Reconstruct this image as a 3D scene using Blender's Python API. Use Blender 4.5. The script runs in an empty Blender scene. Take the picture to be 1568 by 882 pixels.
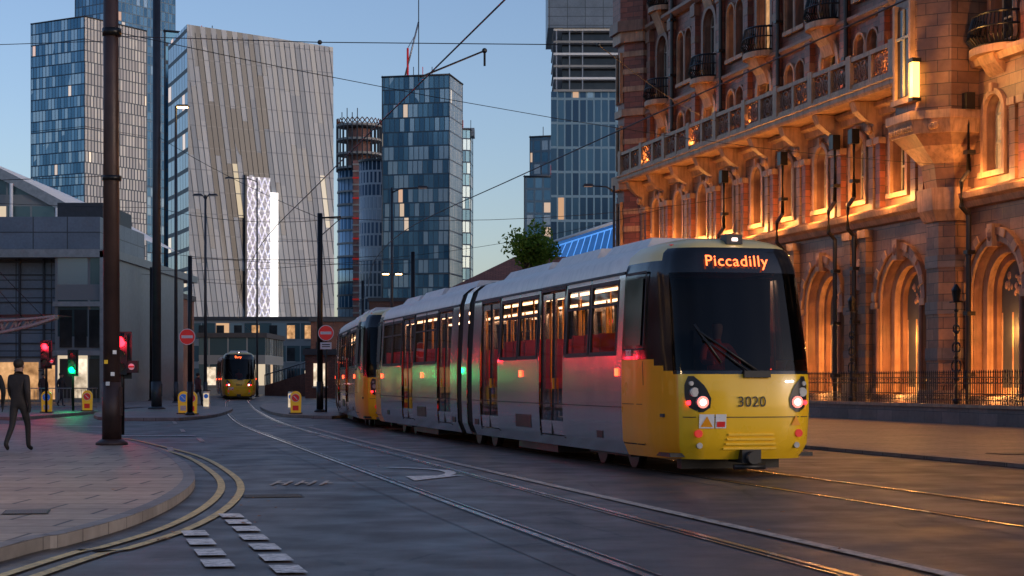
import bpy, bmesh, math, random
from mathutils import Vector, Matrix
R=random.Random(11)
scene=bpy.context.scene
# ---------------------------------------------------------------- nodes
def c4(c): return (c[0],c[1],c[2],1.0)
class G:
    def __init__(s,nt): s.nt=nt
    def n(s,t,ins=None,**p):
        nd=s.nt.nodes.new(t)
        for k,v in p.items(): setattr(nd,k,v)
        for k,v in (ins or {}).items():
            sk=nd.inputs[k]
            if isinstance(v,bpy.types.NodeSocket): s.nt.links.new(v,sk)
            else:
                if hasattr(v,'__len__') and len(v)==3 and sk.type=='RGBA': v=c4(v)
                sk.default_value=v
        return nd
    def m(s,op,a,b=0.0,c=0.0): return s.n('ShaderNodeMath',{0:a,1:b,2:c},operation=op).outputs[0]
    def mix(s,f,a,b,mode='MIX'):
        return s.n('ShaderNodeMix',{0:f,6:a,7:b},data_type='RGBA',blend_type=mode).outputs[2]
    def ramp(s,f,stops,interp='LINEAR'):
        nd=s.n('ShaderNodeValToRGB',{0:f}); cr=nd.color_ramp; cr.interpolation=interp
        while len(cr.elements)<len(stops): cr.elements.new(0.5)
        for e,(p,c) in zip(cr.elements,stops): e.position=p; e.color=c4(c) if hasattr(c,'__len__') else (c,c,c,1)
        return nd.outputs[0]
    def noise(s,vec,scale,detail=4,rough=.55):
        return s.n('ShaderNodeTexNoise',{'Vector':vec,'Scale':scale,'Detail':detail,'Roughness':rough}).outputs[0]
    def coord(s,k='Object'): return s.n('ShaderNodeTexCoord').outputs[k]
    def bump(s,h,st=.3,d=.02): return s.n('ShaderNodeBump',{'Height':h,'Strength':st,'Distance':d}).outputs[0]
    def bsdf(s,**k):
        names={'col':'Base Color','metal':'Metallic','rough':'Roughness','ec':'Emission Color','es':'Emission Strength','normal':'Normal','spec':'Specular IOR Level','coat':'Coat Weight'}
        nd=s.n('ShaderNodeBsdfPrincipled',{names[a]:b for a,b in k.items()})
        return nd.outputs[0]
    def out(s,sh): s.n('ShaderNodeOutputMaterial',{0:sh})
def newmat(name):
    m=bpy.data.materials.new(name); m.use_nodes=True; m.node_tree.nodes.clear(); return m,G(m.node_tree)
def mul(c,k): return tuple(min(1,x*k) for x in c)
def pbr(name,col,rough=.6,metal=0.,var=.18,vs=3.,bump=0,bs=25,emit=None,es=0,coat=0,streak=0):
    m,g=newmat(name); co=g.coord()
    nz=g.noise(co,vs,4)
    c=g.mix(g.ramp(nz,[(.3,0.),(.7,1.)]),c4(mul(col,1-var)),c4(mul(col,1+var)))
    if streak:
        mp=g.n('ShaderNodeMapping',{0:co,3:(3,3,.25)}).outputs[0]
        c=g.mix(g.m('MULTIPLY',g.ramp(g.noise(mp,2.5,4),[(.45,0.),(.75,1.)]),streak),c,c4(mul(col,.35)))
    rr=g.m('ADD',g.m('MULTIPLY',nz,.2),rough-.1)
    k=dict(col=c,rough=rr,metal=metal,coat=coat)
    if bump: k['normal']=g.bump(g.noise(co,bs,4),bump,.02)
    if emit: k['ec']=c4(emit); k['es']=es
    g.out(g.bsdf(**k)); return m
def emis(name,col,st): 
    m,g=newmat(name); g.out(g.bsdf(col=c4(mul(col,.5)),rough=.3,ec=c4(col),es=st)); return m
def blocks(name,c1,c2,mortar,bw,bh,rough=.7,ms=.02,stain=.5,bump=.4,off=.5):
    m,g=newmat(name); uv=g.coord('UV')
    b=g.n('ShaderNodeTexBrick',{'Vector':uv,'Color1':c4(c1),'Color2':c4(c2),'Mortar':c4(mortar),'Scale':1.,'Mortar Size':ms,'Mortar Smooth':.2,'Bias':0.,'Brick Width':bw,'Row Height':bh},offset=off)
    ob=g.coord()
    n1=g.noise(ob,.6,5); n2=g.noise(ob,6,5)
    c=g.mix(g.m('MULTIPLY',g.ramp(n1,[(.4,0.),(.7,1.)]),stain),b.outputs[0],g.mix(1.,b.outputs[0],(.35,.32,.3,1),'MULTIPLY'))
    c=g.mix(g.m('MULTIPLY',g.ramp(n2,[(.35,0.),(.7,1.)]),.35),c,g.mix(1.,c,(.5,.5,.52,1),'MULTIPLY'))
    h=g.m('ADD',g.m('MULTIPLY',b.outputs[1],-1.),g.m('MULTIPLY',n2,.4))
    g.out(g.bsdf(col=c,rough=g.m('ADD',rough-.1,g.m('MULTIPLY',n2,.2)),normal=g.bump(h,bump,.02))); return m
def facade(name,cw,ch,gA,gB,frame,fw=.12,fh=.15,lit=.04,rough=.12,metal=.6,bright=.25,brightcol=(.5,.55,.6),stag=0.,litst=.7,big=.012):
    m,g=newmat(name); uv=g.n('ShaderNodeSeparateXYZ',{0:g.coord('UV')}).outputs
    v=g.m('DIVIDE',uv[1],ch); fv=g.m('FLOOR',v)
    rowr=g.n('ShaderNodeTexWhiteNoise',{'W':fv},noise_dimensions='1D').outputs[0]
    u=g.m('ADD',g.m('DIVIDE',uv[0],cw),g.m('MULTIPLY',rowr,stag)); fu=g.m('FLOOR',u)
    cell=g.n('ShaderNodeCombineXYZ',{0:fu,1:fv}).outputs[0]
    r=g.n('ShaderNodeTexWhiteNoise',{0:cell},noise_dimensions='2D')
    cu=g.m('FRACT',u); cv=g.m('FRACT',v)
    fm=g.m('MAXIMUM',g.m('LESS_THAN',cu,fw),g.m('LESS_THAN',cv,fh))
    glass=g.mix(r.outputs[0],c4(gA),c4(gB))
    sep=g.n('ShaderNodeSeparateColor',{0:r.outputs[1]}).outputs
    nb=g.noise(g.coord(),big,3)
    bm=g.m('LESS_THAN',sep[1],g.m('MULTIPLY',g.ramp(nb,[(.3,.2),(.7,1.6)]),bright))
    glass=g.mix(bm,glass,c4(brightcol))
    col=g.mix(fm,glass,c4(frame))
    litm=g.m('MULTIPLY',g.m('LESS_THAN',sep[2],lit),g.m('SUBTRACT',1.,fm))
    ec=g.mix(sep[0],(1.,.5,.2,1),(1.,.8,.55,1))
    g.out(g.bsdf(col=col,metal=g.m('MULTIPLY',g.m('SUBTRACT',1.,fm),metal),rough=g.m('ADD',rough,g.m('MULTIPLY',fm,.4)),ec=ec,es=g.m('MULTIPLY',litm,litst),normal=g.bump(fm,.3,.3)))
    return m
# ---------------------------------------------------------------- mesh builder
class MB:
    def __init__(s): s.v=[];s.f=[];s.m=[];s.mats=[];s.sm=[]
    def mi(s,mt):
        if mt not in s.mats: s.mats.append(mt)
        return s.mats.index(mt)
    def face(s,pts,mt,smooth=False):
        b=len(s.v); s.v+=[tuple(p) for p in pts]; s.f.append(list(range(b,b+len(pts)))); s.m.append(s.mi(mt)); s.sm.append(smooth)
    def box(s,x0,x1,y0,y1,z0,z1,mt,M=None):
        p=[Vector((x,y,z)) for x in(x0,x1) for y in(y0,y1) for z in(z0,z1)]
        if M: p=[M@q for q in p]
        for q in((0,1,3,2),(4,6,7,5),(0,4,5,1),(2,3,7,6),(0,2,6,4),(1,5,7,3)): s.face([p[i] for i in q],mt)
    def prism(s,poly,z0,z1,mt,top=None,poly2=None,smooth=False):
        p2=poly2 or poly; n=len(poly)
        for i in range(n):
            j=(i+1)%n
            s.face([(*poly[i],z0),(*poly[j],z0),(*p2[j],z1),(*p2[i],z1)],mt,smooth)
        s.face([(*p,z1) for p in p2],top or mt); s.face([(*p,z0) for p in poly][::-1],mt)
    def extx(s,poly,x0,x1,mt):
        n=len(poly)
        for i in range(n):
            j=(i+1)%n; a=poly[i]; b=poly[j]
            s.face([(x0,*a),(x0,*b),(x1,*b),(x1,*a)],mt)
        s.face([(x0,*p) for p in poly],mt); s.face([(x1,*p) for p in poly][::-1],mt)
    def tube(s,pts,r,mt,n=8,caps=True):
        pts=[Vector(p) for p in pts]; rs=r if hasattr(r,'__len__') else [r]*len(pts); rings=[]
        for i,p in enumerate(pts):
            d=(pts[min(i+1,len(pts)-1)]-pts[max(i-1,0)])
            if d.length<1e-9: d=Vector((0,0,1))
            d.normalize()
            a=d.cross(Vector((0,0,1)))
            if a.length<.02: a=d.cross(Vector((0,1,0)))
            a.normalize(); b=d.cross(a)
            rings.append([p+(a*math.cos(2*math.pi*k/n)+b*math.sin(2*math.pi*k/n))*rs[i] for k in range(n)])
        for i in range(len(rings)-1):
            for k in range(n):
                l=(k+1)%n
                s.face([rings[i][k],rings[i][l],rings[i+1][l],rings[i+1][k]],mt,True)
        if caps: s.face(rings[0],mt); s.face(rings[-1],mt)
    def ball(s,c,rx,ry,rz,mt,n=10,k=6):
        c=Vector(c)
        P=lambda i,j:c+Vector((rx*math.sin(math.pi*i/k)*math.cos(2*math.pi*j/n),ry*math.sin(math.pi*i/k)*math.sin(2*math.pi*j/n),rz*math.cos(math.pi*i/k)))
        for i in range(k):
            for j in range(n):
                q=[P(i,j),P(i+1,j),P(i+1,j+1),P(i,j+1)]
                if i==0:q=q[:3]
                elif i==k-1:q=[q[0],q[1],q[3]]
                s.face(q,mt,True)
    def build(s,name,parent=None,loc=(0,0,0),rz=0.,doubles=True):
        me=bpy.data.meshes.new(name); me.from_pydata(s.v,[],s.f)
        for mt in s.mats: me.materials.append(mt)
        me.polygons.foreach_set('material_index',s.m); me.polygons.foreach_set('use_smooth',s.sm)
        bm=bmesh.new(); bm.from_mesh(me)
        if doubles: bmesh.ops.remove_doubles(bm,verts=bm.verts,dist=2e-4)
        bmesh.ops.recalc_face_normals(bm,faces=bm.faces)
        uv=bm.loops.layers.uv.new('UVMap')
        for f in bm.faces:
            nn=f.normal
            if abs(nn.z)>.75:
                for l in f.loops: l[uv].uv=(l.vert.co.x,l.vert.co.y)
            else:
                t=Vector((-nn.y,nn.x,0))
                if t.length<1e-6:t=Vector((1,0,0))
                t.normalize()
                for l in f.loops: l[uv].uv=(l.vert.co.dot(t),l.vert.co.z)
        bm.to_mesh(me); bm.free()
        o=bpy.data.objects.new(name,me); scene.collection.objects.link(o); o.location=loc; o.rotation_euler=(0,0,rz)
        if parent: o.parent=parent
        return o
def empty(name,loc=(0,0,0),rz=0.,parent=None):
    o=bpy.data.objects.new(name,None); scene.collection.objects.link(o); o.location=loc; o.rotation_euler=(0,0,rz); o.empty_display_size=.3
    if parent:o.parent=parent
    return o
def text(name,body,size,mt,loc,rot,parent,ext=.004,sp=1.):
    cu=bpy.data.curves.new(name,'FONT'); cu.body=body; cu.size=size; cu.extrude=ext; cu.align_x='CENTER'; cu.align_y='CENTER'; cu.space_character=sp
    cu.materials.append(mt); o=bpy.data.objects.new(name,cu); scene.collection.objects.link(o); o.location=loc; o.rotation_euler=rot; o.parent=parent; return o
def interp(tab,x):
    if x<=tab[0][0]: return tab[0][1]
    for (a,b),(c,d) in zip(tab,tab[1:]):
        if x<=c: return b+(d-b)*(x-a)/(c-a)
    return tab[-1][1]
def smooth(pts,n=8):
    out=[]; P=[Vector(p) for p in pts]
    for i in range(len(P)-1):
        p0=P[max(i-1,0)];p1=P[i];p2=P[i+1];p3=P[min(i+2,len(P)-1)]
        for k in range(n):
            t=k/n
            out.append(.5*((2*p1)+(p2-p0)*t+(2*p0-5*p1+4*p2-p3)*t*t+(3*p1-p0-3*p2+p3)*t**3))
    out.append(P[-1]); return out
def ribbon(mb,pts,off,w,z,mt,dash=None):
    P=[Vector((p[0],p[1])) for p in pts]; prev=None
    for i,p in enumerate(P):
        d=(P[min(i+1,len(P)-1)]-P[max(i-1,0)]).normalized(); nn=Vector((d.y,-d.x))
        a=p+nn*(off-w/2); b=p+nn*(off+w/2)
        if prev: mb.face([(*prev[0],z),(*prev[1],z),(*b,z),(*a,z)],mt)
        prev=(a,b)
# ---------------------------------------------------------------- materials
def mk_asphalt(name,base,warm):
    m,g=newmat(name); co=g.coord()
    big=g.noise(co,.13,4); mid=g.noise(co,1.1,5); fine=g.noise(co,45,3,.7)
    c=g.mix(g.ramp(big,[(.35,0.),(.65,1.)]),c4(mul(base,.75)),c4(mul(warm,1.25)))
    c=g.mix(g.m('MULTIPLY',g.ramp(mid,[(.45,0.),(.7,1.)]),.5),c,c4(mul(base,.5)))
    c=g.mix(g.ramp(fine,[(.35,0.),(.75,.6)]),c,c4(mul(base,2.4)))
    mp=g.n('ShaderNodeMapping',{0:co,2:(0,0,math.radians(-13)),3:(1.2,.04,1)}).outputs[0]
    st=g.noise(mp,1.3,4)
    c=g.mix(g.m('MULTIPLY',g.ramp(st,[(.46,0.),(.64,1.)]),.6),c,c4(mul(base,.38)))
    vo=g.n('ShaderNodeTexVoronoi',{'Vector':g.mix(.12,co,g.n('ShaderNodeTexNoise',{'Vector':co,'Scale':1.5}).outputs[1]),'Scale':.35},feature='DISTANCE_TO_EDGE').outputs[0]
    cr=g.m('MULTIPLY',g.m('LESS_THAN',vo,.006),g.ramp(mid,[(.45,0.),(.55,.7)]))
    c=g.mix(cr,c,(.012,.012,.012,1))
    ro=g.m('ADD',g.m('MULTIPLY',g.ramp(mid,[(.3,0.),(.7,1.)]),.25),.36)
    g.out(g.bsdf(col=c,rough=ro,normal=g.bump(fine,.35,.01))); return m
M_asph=mk_asphalt('asphalt',(.062,.05,.046),(.078,.058,.05))
M_slab=mk_asphalt('track_bed',(.082,.064,.057),(.09,.068,.058))
M_pave=blocks('paving_slabs',(.48,.35,.25),(.37,.27,.195),(.06,.045,.035),1.2,.75,.55,.022,.45,.4)
M_pave2=blocks('paving_pink',(.29,.185,.155),(.22,.145,.12),(.09,.065,.05),.6,.4,.5,.012,.5,.3)
M_kerb=blocks('kerb_granite',(.3,.27,.25),(.22,.2,.185),(.06,.055,.05),.9,3,.6,.012,.5,.2)
def mk_paint(name,col,wear=.5):
    m,g=newmat(name); co=g.coord(); n=g.noise(co,9,6,.7); n2=g.noise(co,60,2)
    f=g.m('MULTIPLY',g.ramp(g.m('ADD',n,g.m('MULTIPLY',n2,.25)),[(.55,0.),(.82,1.)]),wear)
    g.out(g.bsdf(col=g.mix(f,c4(col),(.08,.065,.058,1)),rough=.6)); return m
M_white=mk_paint('road_paint_white',(.82,.76,.7),.85)
M_worn=mk_paint('road_paint_worn',(.58,.47,.38),.95)
M_yell=mk_paint('road_paint_yellow',(.8,.56,.22),.75)
M_rail=pbr('rail_steel',(.42,.4,.4),.25,.95,.3,2)
M_groove=pbr('rail_groove',(.012,.011,.011),.6)
M_rust=pbr('rail_rust',(.16,.06,.03),.5,.4)
M_red=blocks('terracotta_red',(.35,.105,.065),(.17,.055,.04),(.07,.04,.03),.75,.3,.5,.012,.65,.5)
M_stone=blocks('faience_brown',(.4,.2,.11),(.21,.105,.067),(.07,.045,.03),.85,.42,.45,.014,.65,.5)
M_trim=pbr('stone_trim',(.42,.235,.14),.5,0,.35,1.5,.5,14,streak=.75)
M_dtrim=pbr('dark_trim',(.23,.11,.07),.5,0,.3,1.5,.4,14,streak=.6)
M_gran=blocks('granite_plinth',(.24,.17,.15),(.15,.11,.1),(.04,.04,.04),1.2,.45,.4,.012,.5,.3)
M_iron=pbr('black_iron',(.012,.012,.013),.35,.3,.3,4)
M_pipe=pbr('drainpipe_paint',(.018,.014,.013),.35,.2)
M_pole=pbr('pole_paint',(.055,.03,.026),.45,.2,.3,2,.2,30)
M_pole2=pbr('pole_grey',(.045,.05,.06),.45,.3)
M_galv=pbr('galvanised',(.3,.31,.33),.4,.7)
M_dglass=pbr('dark_window_glass',(.03,.034,.04),.12,.2,.4,.8)
M_frameW=pbr('window_frame',(.4,.36,.3),.5)
M_wire=pbr('wire',(.015,.015,.017),.5,.3)
M_rub=pbr('rubber',(.012,.012,.012),.6)
M_conc=pbr('concrete',(.3,.3,.29),.7,0,.2,.3)
M_roof=pbr('roof_dark',(.05,.05,.055),.7)
M_black=pbr('matt_black',(.014,.014,.016),.45)
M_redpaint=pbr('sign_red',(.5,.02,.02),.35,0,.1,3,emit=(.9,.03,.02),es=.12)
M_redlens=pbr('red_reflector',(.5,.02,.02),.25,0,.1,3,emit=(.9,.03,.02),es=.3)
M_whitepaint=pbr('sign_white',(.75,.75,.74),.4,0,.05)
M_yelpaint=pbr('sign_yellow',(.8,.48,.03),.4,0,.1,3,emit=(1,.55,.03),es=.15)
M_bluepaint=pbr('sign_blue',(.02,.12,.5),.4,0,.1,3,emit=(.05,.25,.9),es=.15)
E_red=emis('lamp_red',(1,.012,.02),8); E_green=emis('lamp_green',(.0,1,.22),4)
E_warm=emis('lamp_warm',(1,.6,.2),14); E_wht=emis('headlamp_glass',(1,.13,.1),3.5); E_core=emis('headlamp_core',(1,.72,.66),10)
E_led=emis('led_orange',(1,.13,.03),4.5); E_amber=emis('marker_amber',(1,.06,.02),7)
E_lan=emis('lantern_glass',(1,.5,.1),5)
def litwin(name,c1,c2,st):
    m,g=newmat(name); co=g.coord(); n=g.noise(co,1.4,3)
    g.out(g.bsdf(col=(.1,.08,.05,1),rough=.15,ec=g.mix(n,c4(c1),c4(c2)),es=g.m('MULTIPLY',g.ramp(n,[(.3,.25),(.7,1.)]),st))); return m
E_win=litwin('lit_window',(1,.42,.1),(1,.7,.35),1.8)
E_win2=litwin('lit_window_dim',(1,.42,.12),(.9,.55,.28),1.0)
E_shop=litwin('shop_light',(1,.7,.4),(1,.9,.75),1.3)
M_silver=pbr('tram_silver',(.56,.47,.46),.2,.8,.06,1,coat=.3,streak=.15)
M_troof=pbr('tram_roof',(.68,.6,.55),.35,.2,.12,1.5,streak=.3)
M_tyel=pbr('tram_yellow',(.9,.34,.006),.3,0,.05,1,coat=.3,streak=.08)
M_tyel2=pbr('tram_nose_yellow',(.93,.54,.015),.28,0,.04,1,coat=.3)
M_tcap=pbr('tram_cap',(.72,.55,.22),.35,0,.08,1,coat=.3)
M_tblack=pbr('tram_black',(.01,.011,.014),.14,0,.3,2,coat=.1)
M_seat=pbr('seat_red',(.55,.03,.05),.7); M_cream=pbr('interior_cream',(.42,.33,.25),.6)
E_int=emis('interior_light',(1,.62,.36),8.)
def glassmat(name,tint,refl,k=.6):
    m,g=newmat(name)
    lw=g.n('ShaderNodeLayerWeight',{0:.35}).outputs[0]
    f=g.m('MINIMUM',g.m('ADD',g.m('MULTIPLY',lw,k),refl),1.)
    t=g.n('ShaderNodeBsdfTransparent',{0:c4(tint)}).outputs[0]; gl=g.n('ShaderNodeBsdfGlossy',{'Color':(.85,.88,.92,1),'Roughness':.03}).outputs[0]
    g.out(g.n('ShaderNodeMixShader',{0:f,1:t,2:gl}).outputs[0]); return m
M_glass=glassmat('tram_side_glass',(.55,.52,.48),.1); M_wind=glassmat('tram_windscreen',(.3,.3,.32),.01,.22)
# ---------------------------------------------------------------- GROUND
mb=MB(); mb.face([(-2500,-600,0),(2500,-600,0),(2500,3000,0),(-2500,3000,0)],M_asph); mb.build('ground')
T1=smooth([(5.8,-5),(3.4,6),(1.75,13.4),(-1.23,27),(-4.6,42.5),(-8.3,60),(-12.2,82),(-15.6,103),(-20.8,138),(-28,200)],8)
T2=smooth([(11.4,-5),(6.9,13.4),(3.59,27),(.25,40.6),(-3.1,54.7),(-5.1,68),(-6.5,82),(-8.5,103),(-13.5,138),(-20,200)],8)
mb=MB()
for T in(T1,T2):
    ribbon(mb,T,0,2.5,.004,M_slab)
    for o in(-.7175,.7175):
        ribbon(mb,T,o,.2,.008,M_groove); ribbon(mb,T,o-.035 if o<0 else o+.035,.075,.013,M_rail)
        ribbon(mb,T,o+.07 if o<0 else o-.07,.03,.013,M_rail if T is T1 else M_rust)
mb.build('tram_track')
mb=MB()
ribbon(mb,smooth([(6.4,0),(3.23,13.4),(-2.36,37.4),(-6.3,56)],6),0,.15,.017,M_worn)
kerb=smooth([(-5.3,-6),(-4.5,5),(-4.07,14.34),(-3.89,15.7),(-3.76,17.8),(-3.88,20.8),(-4.28,24.3),(-5.05,28.2),(-6.56,34.2),(-8.5,40),(-10.6,45.5),(-15.8,55.6),(-30,66),(-70,80)],6)
kk=[p for p in kerb if p.y<48]
ribbon(mb,kk,.36,.1,.0165,M_yell); ribbon(mb,kk,.62,.1,.0165,M_yell)
for (x,y) in [(-3.09,17.0),(-2.87,16.07),(-2.63,15.1),(-2.42,14.2),(-3.09,19.2),(-2.89,18.36),(-2.68,17.5),(-2.47,16.55),(-2.24,15.6),(-2.02,14.65),(-1.81,13.75)]:
    x+=.1
    a=Vector((x,y)); d=Vector((-.24,.97))*.29; n=Vector((.115,.015))
    mb.face([(*(a-d-n),.018),(*(a-d+n),.018),(*(a+d+n),.018),(*(a+d-n),.018)],M_white)
ribbon(mb,smooth([(-2.05,29.9),(-1.6,29.6),(-1.15,29.0),(-.95,28.0),(-1.1,27.0)],5),0,.17,.0175,M_white)
mb.face([(-1.6,27.1,.0178),(-.7,27.5,.0178),(-1.4,25.9,.0178)],M_white)
for (x,y,l) in [(-7.6,44,3),(-9.5,52,3),(-11.6,62,4),(-13.8,73,4),(-4.8,46,3),(-5.6,50,2),(-7.2,38,2.2)]:
    a=Vector((x,y)); d=Vector((-.2,.98))*l/2; n=Vector((.06,.01))
    mb.face([(*(a-d-n),.017),(*(a-d+n),.017),(*(a+d+n),.017),(*(a+d-n),.017)],M_worn)
for (x,y,w) in [(-9.5,47,2.4),(-7.2,57,1.8),(-8.8,68,2.4),(-13.3,56,2.4)]:
    mb.face([(x-w/2,y-.2,.0172),(x+w/2,y,.0172),(x+w/2,y+.4,.0172),(x-w/2,y+.2,.0172)],M_white)
for i in range(5):
    x=-3.35+i*.17; mb.box(x,x+.05,24.9,25.9,.016,.018,M_worn)
    if i%2==0: mb.box(x,x+.15,25.3,25.45,.0161,.0181,M_worn)
mb.build('road_markings')
mb=MB()
kp=[(p.x,p.y) for p in kerb]
mb.prism(kp+[(-70,-6)],-.02,.12,M_kerb,M_pave)
ribbon(mb,kerb,-.08,.16,.124,M_kerb)
mb.build('pavement')
mb=MB()
kr=smooth([(17.5,-6),(15.7-.245*13,13),(8.3,30.3),(6.5,37.4),(2.5,54),(-.8,68),(-2.3,82),(-3,100),(-4,125)],6)
krp=[(p.x,p.y) for p in kr]
mb.prism(krp+[(60,125),(60,-6)],-.02,.07,M_kerb,M_pave2); ribbon(mb,kr,.08,.18,.074,M_kerb)
mb.build('pavement')
def island(mb,pts):
    P=smooth(pts+[pts[0]],5)[:-1]; pp=[(p.x,p.y) for p in P]; mb.prism(pp,-.02,.12,M_kerb,M_pave2)
mb=MB(); island(mb,[(-6.8,68),(-6.6,74),(-9.5,92),(-14.2,108),(-13.4,96),(-9.6,74)]); mb.build('traffic_island')
mb=MB(); island(mb,[(-12.0,65),(-11.8,72),(-14,90),(-17,96),(-19,86),(-15.4,67)]); mb.build('traffic_island')
mb=MB(); island(mb,[(-18,66),(-18.3,80),(-21,120),(-45,120),(-45,80),(-26,70)]); mb.build('pavement')
mb=MB()
def plate(mb,x,y,w,l,z,rz,bars=0,mt=M_galv,frame=True):
    M=Matrix.Translation((x,y,z))@Matrix.Rotation(rz,4,'Z')
    mb.box(-w/2,w/2,-l/2,l/2,0,.003,M_groove,M)
    if bars:
        for i in range(bars): 
            yy=-l/2+l*(i+.5)/bars; mb.box(-w/2+.03,w/2-.03,yy-l/bars*.25,yy+l/bars*.25,.003,.008,M_cover,M)
    else: mb.box(-w/2+.02,w/2-.02,-l/2+.02,l/2-.02,.003,.007,mt,M)
M_cover=pbr('cover_iron',(.09,.075,.065),.5,.4,.3,10,.5,60)
plate(mb,-3.0,22.6,.75,.55,.005,.2,9)
plate(mb,-4.9,18.2,.45,.6,.126,.2,0,M_cover)
mb.build('drain_cover')
mb=MB(); plate(mb,9.5,34,.9,.7,.075,.24,0,M_cover); mb.build('drain_cover')
# ---------------------------------------------------------------- HOTEL
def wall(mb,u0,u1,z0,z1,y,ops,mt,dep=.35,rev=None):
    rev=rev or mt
    us=sorted({u0,u1}|{o[0] for o in ops}|{o[1] for o in ops}); zs=sorted({z0,z1}|{o[2] for o in ops}|{o[3] for o in ops})
    for a,b in zip(us,us[1:]):
        for c,d in zip(zs,zs[1:]):
            uc=(a+b)/2; zc=(c+d)/2
            if any(o[0]<uc<o[1] and o[2]<zc<o[3] for o in ops): continue
            mb.face([(a,y,c),(b,y,c),(b,y,d),(a,y,d)],mt)
    for o in ops:
        a,b,c,d=o[:4]; arch=len(o)>4 and o[4]; Y=y+dep
        zt=d-(b-a)/2 if arch else d
        mb.face([(a,y,c),(a,Y,c),(a,Y,zt),(a,y,zt)],rev); mb.face([(b,y,c),(b,Y,c),(b,Y,zt),(b,y,zt)],rev)
        mb.face([(a,y,c),(b,y,c),(b,Y,c),(a,Y,c)],rev)
        if not arch: mb.face([(a,y,d),(b,y,d),(b,Y,d),(a,Y,d)],rev)
        else:
            r=(b-a)/2; uc=(a+b)/2; N=12; P=[(uc-r*math.cos(math.pi*i/N),zt+r*math.sin(math.pi*i/N)) for i in range(N+1)]
            for p,q in zip(P,P[1:]):
                mb.face([(p[0],y,p[1]),(q[0],y,q[1]),(q[0],y,d),(p[0],y,d)],mt)
                mb.face([(p[0],y,p[1]),(q[0],y,q[1]),(q[0],Y,q[1]),(p[0],Y,p[1])],rev,True)
def archring(mb,uc,zc,r0,r1,y0,y1,mt,zb=None,N=14):
    P=lambda r,i:(uc-r*math.cos(math.pi*i/N),zc+r*math.sin(math.pi*i/N))
    for i in range(N):
        a,b,c,d=P(r0,i),P(r0,i+1),P(r1,i+1),P(r1,i)
        mb.face([(a[0],y0,a[1]),(b[0],y0,b[1]),(c[0],y0,c[1]),(d[0],y0,d[1])],mt)
        mb.face([(d[0],y0,d[1]),(c[0],y0,c[1]),(c[0],y1,c[1]),(d[0],y1,d[1])],mt,True)
        mb.face([(a[0],y0,a[1]),(b[0],y0,b[1]),(b[0],y1,b[1]),(a[0],y1,a[1])],mt,True)
    if zb is not None:
        mb.box(uc-r1,uc-r0,y0,y1,zb,zc,mt); mb.box(uc+r0,uc+r1,y0,y1,zb,zc,mt)
def window(mb,a,b,c,d,y,gm,fm,nx=2,nz=2,arch=False,t=.07):
    if arch:
        r=(b-a)/2; uc=(a+b)/2; zt=d-r; N=10
        mb.face([(a,y,c),(b,y,c)]+[(uc+r*math.cos(math.pi*i/N),y,zt+r*math.sin(math.pi*i/N)) for i in range(N+1)],gm)
        archring(mb,uc,zt,r-t,r,y-.06,y-.001,fm); top=zt
        mb.box(a,b,y-.055,y-.002,zt-t/2,zt+t/2,fm)
        mb.box(uc-t/2,uc+t/2,y-.05,y-.002,zt,d-.02,fm)
    else:
        mb.face([(a,y,c),(b,y,c),(b,y,d),(a,y,d)],gm); top=d
        mb.box(a,b,y-.06,y-.001,d-t,d-.001,fm)
    for i in range(nx+1):
        u=a+(b-a)*i/nx; lo=max(a,u-t/2); hi=min(b,u+t/2); mb.box(lo,hi,y-.058,y-.003,c,top-.002,fm)
    for k in range(nz):
        z=c+(top-c)*k/nz; mb.box(a,b,y-.052,y-.004,z,z+t,fm)
hotel=empty('hotel_building',(7.46,103,0),math.radians(-76.07))
U1=84.
oc=37.3
W=MB(); D=MB(); I=MB(); Gm=MB()
arcs=[2.9+7.5*k for k in range(11)]
ops=[(u-1.75,u+1.75,.9,6.35,True) for u in arcs]
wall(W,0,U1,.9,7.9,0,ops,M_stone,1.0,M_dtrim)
W.box(-.02,U1,-.1,.3,0,.898,M_gran)
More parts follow.
